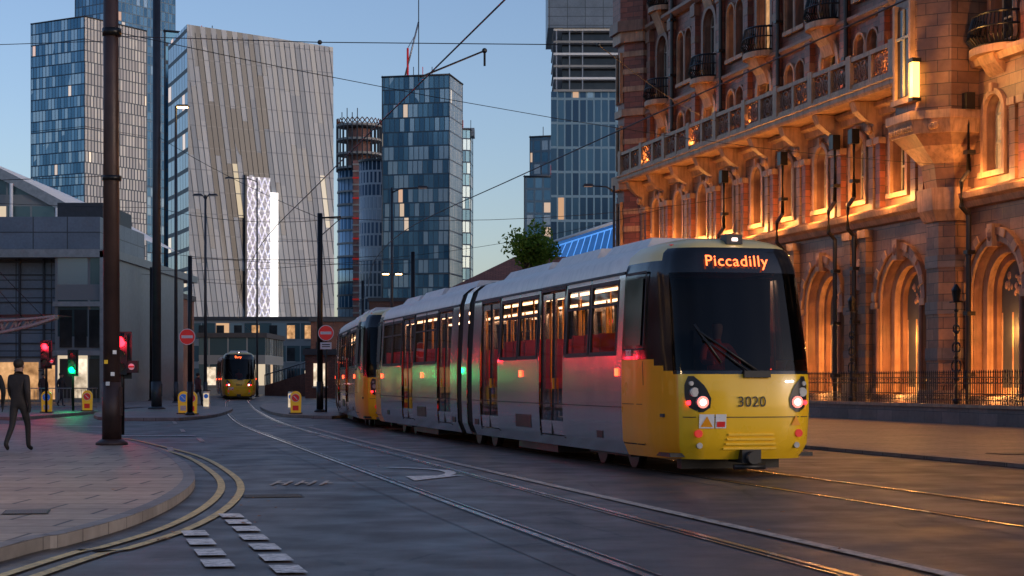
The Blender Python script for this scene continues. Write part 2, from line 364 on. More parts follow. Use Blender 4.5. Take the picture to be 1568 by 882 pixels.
for u in arcs:
    archring(D,u,4.6,1.78,2.0,-.1,.25,M_trim,.95); archring(D,u,4.6,2.02,2.3,-.2,.1,M_dtrim); archring(D,u,4.6,1.4,1.72,.35,.6,M_trim,.95)
    archring(D,u,4.6,1.15,1.38,.6,.9,M_dtrim,.95)
    for i in range(0,14,2):
        an=math.pi*(i+.5)/14; M=Matrix.Translation((u-2.16*math.cos(an),-.22,4.6+2.16*math.sin(an)))@Matrix.Rotation(an-math.pi/2,4,'Y'); D.box(-.17,.17,-.03,.05,-.15,.15,M_trim,M)
    D.box(u-.18,u+.18,-.34,.05,6.2,7.0,M_trim); D.ball((u,-.3,6.6),.16,.12,.25,M_dtrim,8,5)
    for sx in(-1,1):
        D.box(u+sx*2.14-.2,u+sx*2.14+.2,-.26,.02,4.35,4.6,M_trim)
        D.tube([(u+sx*1.9,-.14,.95),(u+sx*1.9,-.14,4.35)],.1,M_dtrim,10)
        D.box(u+sx*1.9-.16,u+sx*1.9+.16,-.3,.0,.9,1.15,M_trim)
    D.box(u-1.5,u+1.5,.9,.93,3.95,4.3,M_trim)
    Gm.face([(u-1.15,.86,4.3)]+[(u-1.15*math.cos(math.pi*i/12),.86,4.6+1.15*math.sin(math.pi*i/12)) for i in range(13)]+[(u+1.15,.86,4.3)],M_dtrim)
    for q in range(26):
        a=R.uniform(.2,math.pi-.2); r=R.uniform(.15,1.0)
        D.ball((u-r*math.cos(a),.83,4.5+r*math.sin(a)*.95),R.uniform(.06,.16),.08,R.uniform(.06,.18),M_trim,7,5)
    for i in range(3):
        a=u-1.12+i*.76; window(Gm,a+.04,a+.68,1.2,3.9,.9,E_win if (i+int(u))%3 else M_dglass,M_frameW,1,3,True,.06)
        D.tube([(a,.84,1.1),(a,.84,3.9)],.07,M_trim,8)
    D.box(u-1.4,u+1.4,.7,1.0,.9,1.2,M_trim)
for k in range(12):
    u=-.85+7.5*k
    if u<0: u=.1
    if abs(u-36.65)<.5: continue
    for du in(-.75,.75):
        if u+du<0: continue
        D.box(u+du-.3,u+du+.3,-.3,.02,.9,7.3,M_stone); D.box(u+du-.38,u+du+.38,-.38,.02,7.3,7.62,M_trim); D.box(u+du-.38,u+du+.38,-.38,.02,.6,1.3,M_gran)
        for zz in (2.4,4.2,5.8): D.box(u+du-.34,u+du+.34,-.34,.02,zz,zz+.3,M_gran)
    D.box(u-.35,u+.35,-.12,.02,5.2,6.9,M_dtrim)
    D.ball((u,-.12,6.1),.22,.1,.4,M_trim,8,5)
prof=[(.02,7.7),(-.2,7.75),(-.3,7.95),(-.5,8.05),(-.55,8.25),(-.2,8.4),(.02,8.4)]
D.extx(prof,-.1,U1,M_trim)
wins=[]
u=.9+1.875
while u<U1-2:
    if not(34.9<u<39): wins.append(u)
    u+=3.75
ops=[(u-.62,u+.62,8.9,11.6,True) for u in wins]
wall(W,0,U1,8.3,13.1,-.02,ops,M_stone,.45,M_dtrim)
for i,u in enumerate(wins):
    window(Gm,u-.62,u+.62,8.9,11.6,.38,E_win2 if i%4==1 else M_dglass,M_frameW,2,2,True,.09)
    archring(D,u,10.98,.64,.84,-.16,0,M_trim,8.9); D.box(u-.95,u+.95,-.22,.0,8.7,8.9,M_trim)
    D.box(u-.1,u+.1,-.24,0,11.7,12.0,M_trim)
for k in range(23):
    u=.9+3.75*k
    if 35<u<39 or u>U1: continue
    for du in(-.32,.32):
        D.box(u+du-.2,u+du+.2,-.26,0,8.4,11.0,M_stone if du<0 else M_red); D.box(u+du-.26,u+du+.26,-.34,0,11.0,11.25,M_trim)
    if u<35:
        D.extx([(0,11.1),(-.3,11.2),(-.42,11.5),(-.4,11.8),(-.75,12.0),(-1.1,12.3),(-1.25,12.68),(0,12.68)],u-.24,u+.24,M_trim)
        D.ball((u,-.5,11.6),.2,.16,.2,M_trim,8,5)
D.extx([(0,12.1),(-.15,12.15),(-.2,12.4),(-.4,12.5),(-.4,12.66),(0,12.66)],0,35.2,M_trim)
D.extx([(.0,12.7),(-1.35,12.7),(-1.42,12.82),(-1.42,12.98),(-1.5,13.02),(-1.5,13.12),(0,13.12)],-.3,35.6,M_trim)
D.box(-.3,35.6,-1.38,-1.12,13.12,13.3,M_trim); D.box(-.3,35.6,-1.42,-1.08,14.22,14.4,M_trim)
for k in range(19):
    u=.1+1.93*k
    big=(k%2==0)
    if u<35.3: D.box(u-(.22 if big else .12),u+(.22 if big else .12),-1.45 if big else -1.4,-1.05 if big else -1.1,13.1,14.5 if big else 14.22,M_trim)
u=.4
while u<35.3:
    N=12; c=(u,13.76)
    for rr in(.36,.17):
        D.tube([(c[0]+rr*math.cos(2*math.pi*i/N),-1.25,c[1]+rr*1.15*math.sin(2*math.pi*i/N)) for i in range(N+1)],.05,M_dtrim,5,False)
    D.tube([(u-.36,-1.25,13.3),(u+.36,-1.25,14.22)],.035,M_dtrim,5,False); D.tube([(u+.36,-1.25,13.3),(u-.36,-1.25,14.22)],.035,M_dtrim,5,False)
    u+=.72
D.extx([(0,12.7),(-.3,12.72),(-.4,12.95),(-.4,13.1),(0,13.1)],38.8,U1,M_trim)
UW=.3
uw=[]
for a in arcs:
    if abs(a-36.65)>2: uw+= [(a-.8,a+.8,17.0,20.6,True),(a-.75,a+.75,13.5,16.0,True),(a-.7,a+.7,22.3,25.6,True)]
    b=a+3.75
    if b<U1-1 and abs(b-36.65)>2: uw+=[(b-1.1,b-.15,17.5,20.2,True),(b+.15,b+1.1,17.5,20.2,True),(b-1.1,b-.15,13.6,15.9,True),(b+.15,b+1.1,13.6,15.9,True),(b-.9,b+.9,22.3,25.2,False)]
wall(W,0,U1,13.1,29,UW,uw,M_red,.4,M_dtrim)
for i,o in enumerate(uw):
    lit = R.random()<.24
    window(Gm,o[0],o[1],o[2],o[3],UW+.34,E_win2 if lit else M_dglass,M_frameW,2,2,o[4],.07)
    r=(o[1]-o[0])/2; uc=(o[0]+o[1])/2
    if o[4]: archring(D,uc,o[3]-r,r+.02,r+.3 if r>.6 else r+.12,UW-.14,UW,M_trim if i%2 else M_dtrim,o[2])
    D.box(o[0]-.12,o[1]+.12,UW-.22,UW,o[2]-.2,o[2]-.01,M_trim)
for z,h,p in((16.4,.35,.3),(21.2,.4,.4),(26.3,.5,.6)):
    D.extx([(UW,z),(UW-p*.5,z+.05),(UW-p,z+h*.6),(UW-p,z+h),(UW,z+h+.08)],-.02,U1,M_dtrim)
for k in range(23):
    u=.9+3.75*k
    if abs(u-oc)<2.2: continue
    D.box(u-.28,u+.28,UW-.25,UW,13.1,26.3,M_red); D.box(u-.34,u+.34,UW-.32,UW,20.6,21.2,M_dtrim)
    for z in(14.2,15.2,18.2,19.2,22.6,23.8): D.box(u-.3,u+.3,UW-.27,UW,z,z+.35,M_dtrim)
    if k%2==1: 
        I.tube([(u+.45,UW-.3,13.1),(u+.45,UW-.3,26.3)],.1,M_pipe,8)
        for z in(15,18,21,24): I.box(u+.3,u+.6,UW-.45,UW-.1,z,z+.12,M_pipe)
for u in(29.5,21.9,14.4,39.2,45,27.6,44.2):
    y=-.5
    I.tube([(u,y,.6),(u,y,7.4),(u,y-.28,7.7),(u,y-.28,8.6),(u,y,9.0),(u,y,11.8)],.095,M_pipe,8)
    I.box(u-.2,u+.2,y-.18,y+.16,11.2,11.8,M_pipe)
    for z in(1.6,3.8,6.0,9.6): I.box(u-.15,u+.15,y-.13,y+.2,z,z+.14,M_pipe)
def ibal(u,y0,zf,hw,dp):
    D.extx([(y0,zf-1.5),(y0-.15,zf-1.45),(y0-.3,zf-1.0),(y0-dp*.6,zf-.6),(y0-dp*.75,zf-.3),(y0,zf-.3)],u-.55,u+.55,M_trim)
    N=22; pl=[(u-hw*math.cos(math.pi*i/N),y0-dp*math.sin(math.pi*i/N)**.7) for i in range(N+1)]
    D.prism([(u+(p[0]-u)*1.05,y0+(p[1]-y0)*1.05) for p in pl],zf-.3,zf-.04,M_trim)
    sc=lambda p,f:(u+(p[0]-u)*f,y0+(p[1]-y0)*f)
    for p in pl:
        I.tube([(*sc(p,.9),zf),(*sc(p,1.12),zf+.3),(*sc(p,1.05),zf+.65),(*sc(p,.95),zf+1.1)],.028,M_iron,5,False)
    for f,z,r in((.92,zf+.03,.04),(1.06,zf+.62,.035),(.95,zf+1.1,.05)): I.tube([(*sc(p,f),z) for p in pl],r,M_iron,6)
for a in arcs:
    if a<35: ibal(a,UW,17.0,1.15,1.0)
    else: ibal(a,UW,13.25,1.3,1.1)
    ibal(a,UW,22.2,1.0,.8)
W.box(-.0,U1,UW+.5,30,.01,28.9,M_roof)
D.extx([(UW,29),(UW-.9,29.2),(UW-1,29.8),(UW+.4,30)],-.3,U1+.3,M_trim)
W.extx([(UW,30),(4,35),(26,35),(30,30)],0,U1,M_roof)
W.box(-.02,.3,UW+.01,30,0,28.95,M_red)
def octo(cx,cy,r,n=8,ph=math.pi/8): return [(cx+r*math.cos(ph+2*math.pi*i/n),cy+r*math.sin(ph+2*math.pi*i/n)) for i in range(n)]
tc=(-1.3,.6)
segs=[(0,1.4,1.95,M_gran),(1.4,7.6,1.7,M_red),(7.6,8.3,1.95,M_trim),(8.3,12.4,1.62,M_red),(12.4,13.2,2.0,M_trim),(13.2,16.6,1.6,M_red),(16.6,17.0,1.8,M_trim),(17.0,20.8,1.6,M_red),(20.8,21.4,1.9,M_trim),(21.4,22.0,2.1,M_dtrim),(22,31,1.9,M_red)]
for a,b,r,mt in segs: W.prism(octo(*tc,r),a,b,mt)
for z0 in(2.5,3.8,5.1,9,10,11,14,15,18,19,20): W.prism(octo(*tc,1.66 if z0>8 else 1.74),z0,z0+.3,M_trim)
for an in (math.pi,math.pi*1.25,math.pi*1.5):
    M=Matrix.Translation((tc[0],tc[1],0))@Matrix.Rotation(an,4,'Z')
    for z0,h in((8.9,2.6),(13.7,2.2),(17.5,2.6),(22.6,2.4),(3,3)):
        D.box(1.5,1.56 if z0>8 else 1.64,-.3,.3,z0,z0+h,M_dglass,M); D.box(1.5,1.68,-.42,-.3,z0-.1,z0+h+.2,M_trim,M); D.box(1.5,1.68,.3,.42,z0-.1,z0+h+.2,M_trim,M)
def half(r,proj,ch=.55): return [(oc-r,.35),(oc-r,-proj*ch),(oc-r*.5,-proj),(oc+r*.5,-proj),(oc+r,-proj*ch),(oc+r,.35)]
for a,b,r1,p1,r2,p2,mt in[(0,1.1,1.25,1.25,1.25,1.25,M_gran),(1.1,7.3,.95,.95,.95,.95,M_stone),(7.3,7.7,1.05,1.05,1.2,1.25,M_trim),(7.7,8.5,1.2,1.25,1.2,1.3,M_trim),(8.5,9.4,.95,1.0,1.05,1.15,M_stone),(9.4,10.0,1.05,1.15,1.5,1.7,M_trim),(10,10.4,1.5,1.7,1.8,2.1,M_dtrim),(10.4,10.9,1.85,2.15,1.95,2.3,M_trim),(10.9,11.2,2.0,2.35,2.0,2.35,M_trim),(11.2,16.2,1.75,2.0,1.75,2.0,M_stone),(16.2,16.8,1.9,2.2,2.0,2.3,M_trim),(16.8,21,1.75,2,1.75,2,M_stone),(21,21.6,1.9,2.2,2.0,2.3,M_trim),(21.6,31,1.75,2,1.75,2,M_red)]:
    W.prism(half(r1,p1),a,b,mt,poly2=half(r2,p2))
for i in range(20): D.ball((oc-1.8+i*.19,-2.2 if abs(i-9.5)<5 else -1.75,10.62),.09,.12,.14,M_trim,6,4)
for zz in(2.2,3.9,5.6): W.prism(half(1.0,1.0),zz,zz+.45,M_gran)
for zz in(11.9,17.4):
    D.box(oc-.55,oc+.55,-2.08,-2.0,zz,zz+3.2,M_dglass); D.box(oc-.72,oc-.55,-2.2,-2.0,zz-.1,zz+3.4,M_trim);D.box(oc+.55,oc+.72,-2.2,-2.0,zz-.1,zz+3.4,M_trim);D.box(oc-.04,oc+.04,-2.14,-2.08,zz,zz+3.2,M_frameW);D.box(oc-.55,oc+.55,-2.14,-2.08,zz+2.1,zz+2.2,M_frameW);D.box(oc-.8,oc+.8,-2.25,-2.0,zz-.3,zz-.1,M_trim)
    D.box(oc-1.84,oc-1.75,-1.0,-.2,zz,zz+3.2,M_dglass)
    for yy in(-1.1,-.2): D.box(oc-1.9,oc-1.75,yy-.08,yy+.08,zz-.1,zz+3.4,M_trim)
I.box(oc+.96,oc+1.3,-2.4,-2.05,11.55,11.68,M_iron);I.box(oc+.96,oc+1.3,-2.4,-2.05,12.95,13.1,M_iron)
I.box(oc+1.0,oc+1.26,-2.36,-2.1,11.68,12.95,E_lan)
W.build('walls',hotel); D.build('stone_trim',hotel,doubles=False); I.build('ironwork',hotel,doubles=False); Gm.build('windows',hotel,doubles=False)
def lamp(name,loc,en,col,parent=None,r=.12):
    l=bpy.data.lights.new(name,'POINT'); l.energy=en; l.color=col; l.shadow_soft_size=r
    o=bpy.data.objects.new(name,l); scene.collection.objects.link(o); o.location=loc
    if parent:o.parent=parent
    return o
WC=(1,.42,.1)
for a in arcs:
    if a>50 or a<17: continue
    lamp('arch_light',(a,-.4,1.1),270,WC,hotel)
    lamp('arch_light_inner',(a,.45,3.2),130,WC,hotel)
for k in range(10):
    u=.9+1.9+3.75*k
    if u>35: continue
    lamp('ledge_uplight',(u,-.8,8.7),240,WC,hotel)
    if k%2==0: lamp('balcony_uplight',(u+1.8,-1.0,13.5),170,WC,hotel)
for u in(39.9,43): lamp('ledge_uplight',(u,-.8,8.7),170,WC,hotel)
lamp('lantern_light',(oc+1.13,-2.8,12.3),350,(1,.5,.12),hotel)
lamp('oriel_light',(oc-1,-2.6,8.9),110,WC,hotel)
lamp('balcony_uplight',(42,-1.6,12.9),140,WC,hotel)
fence=empty('iron_railings',(7.46,103,0),math.radians(-76.07))
F=MB(); B=MB(); FY=-4.3
B.box(19,U1,FY-.25,FY+.25,.02,.6,M_gran); B.box(19,U1,FY-.32,FY+.32,.6,.7,M_trim)
B.box(18.6,19.4,FY-.4,FY+.4,.02,.95,M_gran)
u=19.3; i=0
while u<60:
    F.tube([(u,FY,.7),(u,FY,1.68)],.016,M_iron,5,False)
    F.tube([(u,FY,1.66),(u,FY,1.72),(u,FY,1.8)],[.01,.03,.003],M_iron,5,False)
    if i%2==0:
        F.tube([(u+.07+.06*math.cos(t*math.pi/4),FY,1.45+.06*math.sin(t*math.pi/4)) for t in range(9)],.011,M_iron,4,False)
        F.tube([(u+.07+.06*math.cos(t*math.pi/4),FY,.92+.06*math.sin(t*math.pi/4)) for t in range(9)],.011,M_iron,4,False)
    u+=.145; i+=1
for z in(.82,1.02,1.36,1.54): F.box(19.2,60,FY-.015,FY+.015,z,z+.03,M_iron)
def standard(u):
    F.tube([(u,FY,.7),(u,FY,4.1)],[.06,.03],M_iron,8)
    for z,r in((.8,.13),(1.5,.1),(2.2,.08),(3.0,.09),(3.7,.08)): F.ball((u,FY,z),r,r,r*.8,M_iron,8,5)
    for z,s in((1.9,.3),(2.5,.25),(3.1,.2)):
        for sx in(-1,1):
            F.tube([(u+sx*(s*.5+s*.5*math.cos(t*.7+math.pi)),FY,z+s*.8*math.sin(t*.7)*(1-t*.06)) for t in range(9)],.03,M_iron,5,False)
    F.box(u-.16,u+.16,FY-.16,FY+.16,3.95,4.0,M_iron); F.prism(octo(u,FY,.1),4.0,4.35,M_iron,poly2=octo(u,FY,.15)); F.prism(octo(u,FY,.17),4.35,4.55,M_iron,poly2=octo(u,FY,.03))
for u in(21.5,29.6,37.6,45.5): standard(u)
F.build('railings',fence,doubles=False); B.build('base_wall',fence)
# ---------------------------------------------------------------- TOWERS
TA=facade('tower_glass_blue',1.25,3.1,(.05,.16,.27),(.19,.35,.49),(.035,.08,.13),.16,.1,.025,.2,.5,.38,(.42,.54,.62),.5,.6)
TAr=facade('tower_glass_blue_lit',1.25,3.1,(.42,.4,.39),(.58,.55,.51),(.08,.09,.11),.34,.09,.006,.35,.1,.3,(.68,.64,.58),.5)  # lit copy of the blue glass: evening light on right face painted in
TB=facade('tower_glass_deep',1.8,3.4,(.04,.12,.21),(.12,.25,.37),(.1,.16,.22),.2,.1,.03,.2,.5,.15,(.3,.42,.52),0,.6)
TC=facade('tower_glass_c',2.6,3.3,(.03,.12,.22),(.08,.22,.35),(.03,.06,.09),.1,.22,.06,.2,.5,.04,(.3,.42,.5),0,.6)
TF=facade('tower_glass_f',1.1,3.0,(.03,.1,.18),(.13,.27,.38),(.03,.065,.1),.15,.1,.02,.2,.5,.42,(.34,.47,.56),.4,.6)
TFr=facade('tower_glass_f_lit',1.1,3.0,(.3,.38,.43),(.42,.48,.52),(.1,.13,.16),.3,.1,.004,.25,.3,.3,(.5,.53,.54),.3)  # paler copy of the f glass, light on its right face put into colour
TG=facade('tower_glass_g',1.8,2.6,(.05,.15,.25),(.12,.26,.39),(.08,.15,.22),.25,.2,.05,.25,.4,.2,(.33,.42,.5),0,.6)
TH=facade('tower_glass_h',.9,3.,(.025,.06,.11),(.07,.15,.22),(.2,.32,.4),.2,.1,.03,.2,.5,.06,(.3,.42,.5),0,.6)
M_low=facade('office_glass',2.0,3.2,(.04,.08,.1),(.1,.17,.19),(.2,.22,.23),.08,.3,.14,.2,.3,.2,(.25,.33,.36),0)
M_panel=blocks('metal_panels',(.2,.25,.31),(.165,.21,.26),(.055,.07,.085),2.2,1.1,.35,.04,.3,.2,0.)
M_brickd=blocks('brick_dark',(.24,.09,.06),(.16,.06,.045),(.08,.06,.05),.3,.12,.8,.02,.5,.3)
def tower(name,L,C,Rr,z,mL,mR,extra=None,parapet=1.2):
    L,C,Rr=Vector(L),Vector(C),Vector(Rr); Bk=L+Rr-C
    root=empty(name,(C.x,C.y,0)); mb=MB()
    l=L-C; r=Rr-C; b=Bk-C; o=Vector((0,0))
    for a,c,mt in((o,l,mL),(o,r,mR),(l,b,mR),(r,b,mL)):
        mb.face([(*a,0),(*c,0),(*c,z),(*a,z)],mt)
    mb.face([(*o,z-parapet),(*l,z-parapet),(*b,z-parapet),(*r,z-parapet)],M_roof)
    mb.build('walls',root)
    t=MB()
    for a,c in((o,l),(o,r),(l,b),(r,b)):
        d=(c-a).normalized(); n=Vector((d.y,-d.x)); 
        if n.dot((a+c)/2-b/2)<0: n=-n
        for e in(a,c): t.tube([(*e,0),(*e,z+.3)],.1,M_pole2,5)
        t.tube([(*(a+n*.1),z),(*(c+n*.1),z)],.2,M_pole2,4)
        for k in range(1,int(z/24)): t.tube([(*(a+n*.04),k*24),(*(c+n*.04),k*24)],.07,M_pole2,4)
    m=b/2; t.prism([(m.x-3,m.y-3),(m.x+3,m.y-3),(m.x+3,m.y+3),(m.x-3,m.y+3)],z-parapet-.2,z+.6,M_panel)
    for k in range(3): t.tube([(m.x+k*2-2,m.y,z),(m.x+k*2-2,m.y,z+3)],.08,M_redpaint if k==1 else M_pole2,4)
    t.build('frame',root); return root
tower('skyscraper',(-136.3,511),(-118.5,500),(-105.6,521),102.5,TA,TAr)
tower('skyscraper',(-158,652),(-140,640),(-124,664),165,TB,TB)
tower('office_tower',(-65.2,345),(-63.6,330),(-52,336),65.5,TC,TC)
tower('skyscraper',(-27.6,383.4),(-13.2,380),(-10.8,392.7),66,TF,TFr)
tower('skyscraper',(-15,458),(-10.6,460),(-10.2,470),65.5,TF,TF)
tower('skyscraper',(4,400),(9.6,398),(14,410),55.5,TG,TG)
tower('apartment_tower',(2.6,380),(9.9,380),(14,390),44.5,TG,TG)
LEAN=.13; SW=.95
m,g=newmat('striped_cladding'); uvn=g.n('ShaderNodeSeparateXYZ',{0:g.coord()}).outputs
uu=g.m('ADD',uvn[0],g.m('MULTIPLY',uvn[2],LEAN)); U=g.m('DIVIDE',uu,SW); fu=g.m('FLOOR',U)
rc=g.n('ShaderNodeTexWhiteNoise',{'W':g.m('FLOOR',g.m('DIVIDE',fu,2.))},noise_dimensions='1D').outputs[0]
V=g.m('ADD',g.m('DIVIDE',uvn[2],9.),g.m('MULTIPLY',rc,3.)); fv=g.m('FLOOR',V)
wn=g.n('ShaderNodeTexWhiteNoise',{0:g.n('ShaderNodeCombineXYZ',{0:fu,1:fv}).outputs[0]},noise_dimensions='2D').outputs[0]
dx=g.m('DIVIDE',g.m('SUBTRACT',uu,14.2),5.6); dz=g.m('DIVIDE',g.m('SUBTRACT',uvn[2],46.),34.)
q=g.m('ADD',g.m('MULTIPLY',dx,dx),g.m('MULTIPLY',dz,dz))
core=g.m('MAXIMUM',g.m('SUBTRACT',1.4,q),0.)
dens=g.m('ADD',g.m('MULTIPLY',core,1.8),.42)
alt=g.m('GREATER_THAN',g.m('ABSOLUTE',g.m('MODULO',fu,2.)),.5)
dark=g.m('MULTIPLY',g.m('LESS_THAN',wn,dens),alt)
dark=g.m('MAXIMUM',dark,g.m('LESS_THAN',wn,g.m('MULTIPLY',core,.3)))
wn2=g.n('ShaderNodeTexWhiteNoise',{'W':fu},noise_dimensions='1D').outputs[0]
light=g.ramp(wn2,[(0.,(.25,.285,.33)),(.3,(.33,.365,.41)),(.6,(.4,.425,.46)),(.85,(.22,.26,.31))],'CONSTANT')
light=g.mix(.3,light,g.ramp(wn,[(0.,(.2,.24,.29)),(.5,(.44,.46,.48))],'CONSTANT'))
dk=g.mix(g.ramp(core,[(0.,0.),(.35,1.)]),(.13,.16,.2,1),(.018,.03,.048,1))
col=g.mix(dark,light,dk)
ln=g.m('MAXIMUM',g.m('LESS_THAN',g.m('FRACT',U),.1),g.m('LESS_THAN',g.m('FRACT',g.m('DIVIDE',uvn[2],3.66)),.05))
col=g.mix(g.m('MULTIPLY',ln,.5),col,(.08,.1,.13,1))
wl=g.m('MULTIPLY',g.m('LESS_THAN',g.m('FRACT',g.m('MULTIPLY',wn,37.)),.008),g.m('SUBTRACT',1.,ln))
g.out(g.bsdf(col=col,rough=g.m('SUBTRACT',.5,g.m('MULTIPLY',dark,.2)),metal=.05,ec=(1,.8,.5,1),es=g.m('MULTIPLY',wl,.5),normal=g.bump(dark,.4,.3)))
M_strip=m
M_fin=pbr('fin_grey',(.2,.22,.25),.5,.3)
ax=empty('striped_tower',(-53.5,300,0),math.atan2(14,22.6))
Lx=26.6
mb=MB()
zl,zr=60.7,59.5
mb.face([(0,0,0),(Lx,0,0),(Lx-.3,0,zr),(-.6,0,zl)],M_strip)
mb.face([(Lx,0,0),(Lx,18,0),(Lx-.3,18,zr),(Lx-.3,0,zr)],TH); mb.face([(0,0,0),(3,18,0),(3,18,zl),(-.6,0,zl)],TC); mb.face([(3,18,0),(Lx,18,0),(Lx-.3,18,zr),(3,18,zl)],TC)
mb.face([(-.5,.1,zl-.8),(Lx-.3,.1,zr-.8),(Lx-.3,18,zr-.8),(3,18,zl-.8)],M_roof)
mb.build('walls',ax)
mb=MB()
k=0
while k*SW<Lx+9:
    c=k*SW; zb=max(0,(c-Lx+.2)/LEAN); zt=min(59.4,c/LEAN)
    if zt>zb+1: mb.face([(c-LEAN*zb,-.12,zb),(c-LEAN*zt,-.12,zt),(c-LEAN*zt,0,zt),(c-LEAN*zb,0,zb)],M_fin)
    k+=1
mb.build('fins',ax)
m,g=newmat('led_artwork'); uvn=g.n('ShaderNodeSeparateXYZ',{0:g.coord('UV')}).outputs
a=g.m('ABSOLUTE',g.m('SUBTRACT',g.m('FRACT',g.m('ADD',g.m('DIVIDE',uvn[0],1.1),g.m('DIVIDE',uvn[1],3.))),.5))
b=g.m('ABSOLUTE',g.m('SUBTRACT',g.m('FRACT',g.m('SUBTRACT',g.m('DIVIDE',uvn[0],1.1),g.m('DIVIDE',uvn[1],3.))),.5))
l=g.m('MAXIMUM',g.m('GREATER_THAN',a,.38),g.m('GREATER_THAN',b,.38)); nn=g.noise(g.coord(),.25,4)
nf=g.noise(g.coord(),2.2,3)
ec=g.mix(nn,(.35,.6,1.,1),(1.,.72,.85,1)); ec=g.mix(g.ramp(nf,[(.45,0.),(.6,1.)]),ec,(1,.95,.92,1))
g.out(g.bsdf(col=(.3,.3,.35,1),ec=ec,es=g.m('ADD',g.m('MULTIPLY',l,.6),g.m('MULTIPLY',g.ramp(nf,[(.35,0.),(.65,1.)]),.35)),rough=.4)); M_led=m
E_bar=emis('led_white',(1,.97,.95),1.3)
mb=MB(); mb.box(9.9,14.2,-.5,-.18,4,36,M_led); mb.box(14.2,15.6,-.7,-.18,4,33.5,E_bar); mb.box(9.6,9.9,-.6,-.18,4,36.3,M_pole2); mb.build('led_artwork',ax)
def ring(cx,cy,rx,ry,n=28): return [(cx+rx*math.cos(2*math.pi*i/n),cy+ry*math.sin(2*math.pi*i/n)) for i in range(n)]
ct=empty('unfinished_tower',(-35.6,420,0)); mb=MB()
M_core=pbr('tower_core',(.25,.13,.12),.7,0,.3,.5)
mb.prism(ring(0,0,5.0,5.),0,50,TF,smooth=True)
mb.prism(ring(0,0,2.6,2.6),50,60,M_core)
for k in range(4):
    z=50.5+k*3.3; mb.prism(ring(0,0,5.3,5.3),z,z+.5,M_conc)
for i in range(28):
    x,y=ring(0,0,5.2,5.2)[i]; mb.box(x-.15,x+.15,y-.15,y+.15,50,60.8,M_pole2)
    x2,y2=ring(0,0,5.2,5.2)[(i+1)%28]; mb.tube([(x,y,60.8),(x2,y2,62.2)],.12,M_rust,4); mb.tube([(x,y,62.2),(x2,y2,60.8)],.12,M_rust,4)
for k in range(17): mb.prism(ring(0,0,5.15,5.15),k*3,k*3+.4,M_conc if k>9 else M_pole2)
mb.box(-.9,1.1,-5.9,-4.9,5,52,M_core)
for k in range(30): mb.box(-1,1.2,-6.05,-5.85,6+k*1.55,6.4+k*1.55,M_redpaint if k%3==0 else M_conc)
for k in range(4): mb.tube([(-4+k*1.2,0,60),(-4+k*1.2,0,64+k%2)],.1,M_pole2,4)
mb.build('structure',ct)
mb=MB(); rt=empty('round_apartment_tower',(-29.9,402,0)); 
TRd=facade('round_tower_cladding',1.1,2.8,(.04,.07,.11),(.1,.15,.2),(.42,.45,.47),.35,.15,.004,.25,.2,.3,(.38,.42,.44),.8)
mb.prism(ring(0,0,4.2,4.2),0,50,TRd,M_roof,smooth=True)
mb.prism(ring(0,0,4.4,4.4),50,50.5,M_pole2); mb.build('walls',rt)
mb=MB()
mb.tube([(-24,415,60),(-24,415,78)],.25,M_redpaint,4); mb.tube([(-25,415,70),(-21.5,415,84)],.2,M_galv,4); mb.tube([(-24,415,78),(-22.3,415,81)],.08,M_galv,4)
mb.build('tower_crane')
th=empty('apartment_tower',(4.6,222,0)); mb=MB()
mb.box(.9,14,0,14,11,37,TH); mb.box(1.3,14,.3,14,0,11,M_panel)
mb.box(1.6,14,1,14,37,44.5,M_dglass)
for k in range(6):
    z=37+k*1.5; mb.box(.5,14,-.3,14,z,z+.28,M_whitepaint if k%2 else M_conc)
    for x in(.8,2.4,4.0): mb.box(x,x+.15,-.2,0,z+.28,z+1.5,M_galv)
mb.box(-.2,14,-.6,14,44.8,60,M_panel); mb.box(.2,1.,-.3,0,11,37,TH)
mb.build('walls',th)
hall=empty('exhibition_hall',(2.2,140,0)); mb=MB()
E_blue=emis('blue_lit_steel',(.12,.4,1.),.8); M_bluegl=pbr('blue_lit_glass',(.05,.13,.28),.2,.2,.3,1,emit=(.05,.25,.75),es=.3)
mb.box(.3,9,.2,8,0,9.6,M_brickd)
def pz(x): return 11.9+x*.32
mb.face([(.2,.3,9.6),(9,.3,9.6),(9,.3,pz(9)),(.2,.3,pz(.2))],M_bluegl)
mb.tube([(0,0,pz(0)),(9,0,pz(9))],.13,M_whitepaint,5); mb.tube([(0,0,pz(0)-.4),(9,0,pz(9)-.4)],.06,E_blue,5); mb.tube([(0,0,9.8),(9,0,9.8)],.07,E_blue,5)
for i in range(18):
    x=i*.5; mb.tube([(x,0,9.8),(x+.25,0,10.9)],.04,E_blue,5); mb.tube([(x+.25,0,10.9),(x+.5,0,9.8)],.04,E_blue,5)
    mb.tube([(x,0,11),(x+.5,0,pz(x+.5)-.4)],.04,E_blue,5); mb.tube([(x,0,10.9),(x+.5,0,10.9)],.05,M_whitepaint,5)
mb.build('structure',hall)
mb=MB(); M_tile=blocks('roof_tiles',(.26,.09,.06),(.18,.065,.045),(.06,.03,.02),.4,.25,.8,.02,.4,.4)
mb.box(-4,6,130,142,0,8.2,M_brickd); mb.face([(-4.3,129.6,8.2),(6.3,129.6,8.2),(6.3,136,10.8),(0.2,136,10.8)],M_tile); mb.face([(-4.3,129.6,8.2),(0.2,136,10.8),(-4.3,142,8.2)],M_tile)
for x in(-3,0,3): mb.box(x,x+1,129.9,129.98,3,5,M_dglass)
mb.build('brick_building')
lb=empty('office_building',(0,0,0)); mb=MB()
mb.box(-52,-28,112,140,0,9.0,M_panel); mb.box(-28,-25.2,110.5,135,0,9.0,M_low); mb.box(-25.2,-24.6,110.2,135,0,9.4,M_galv)
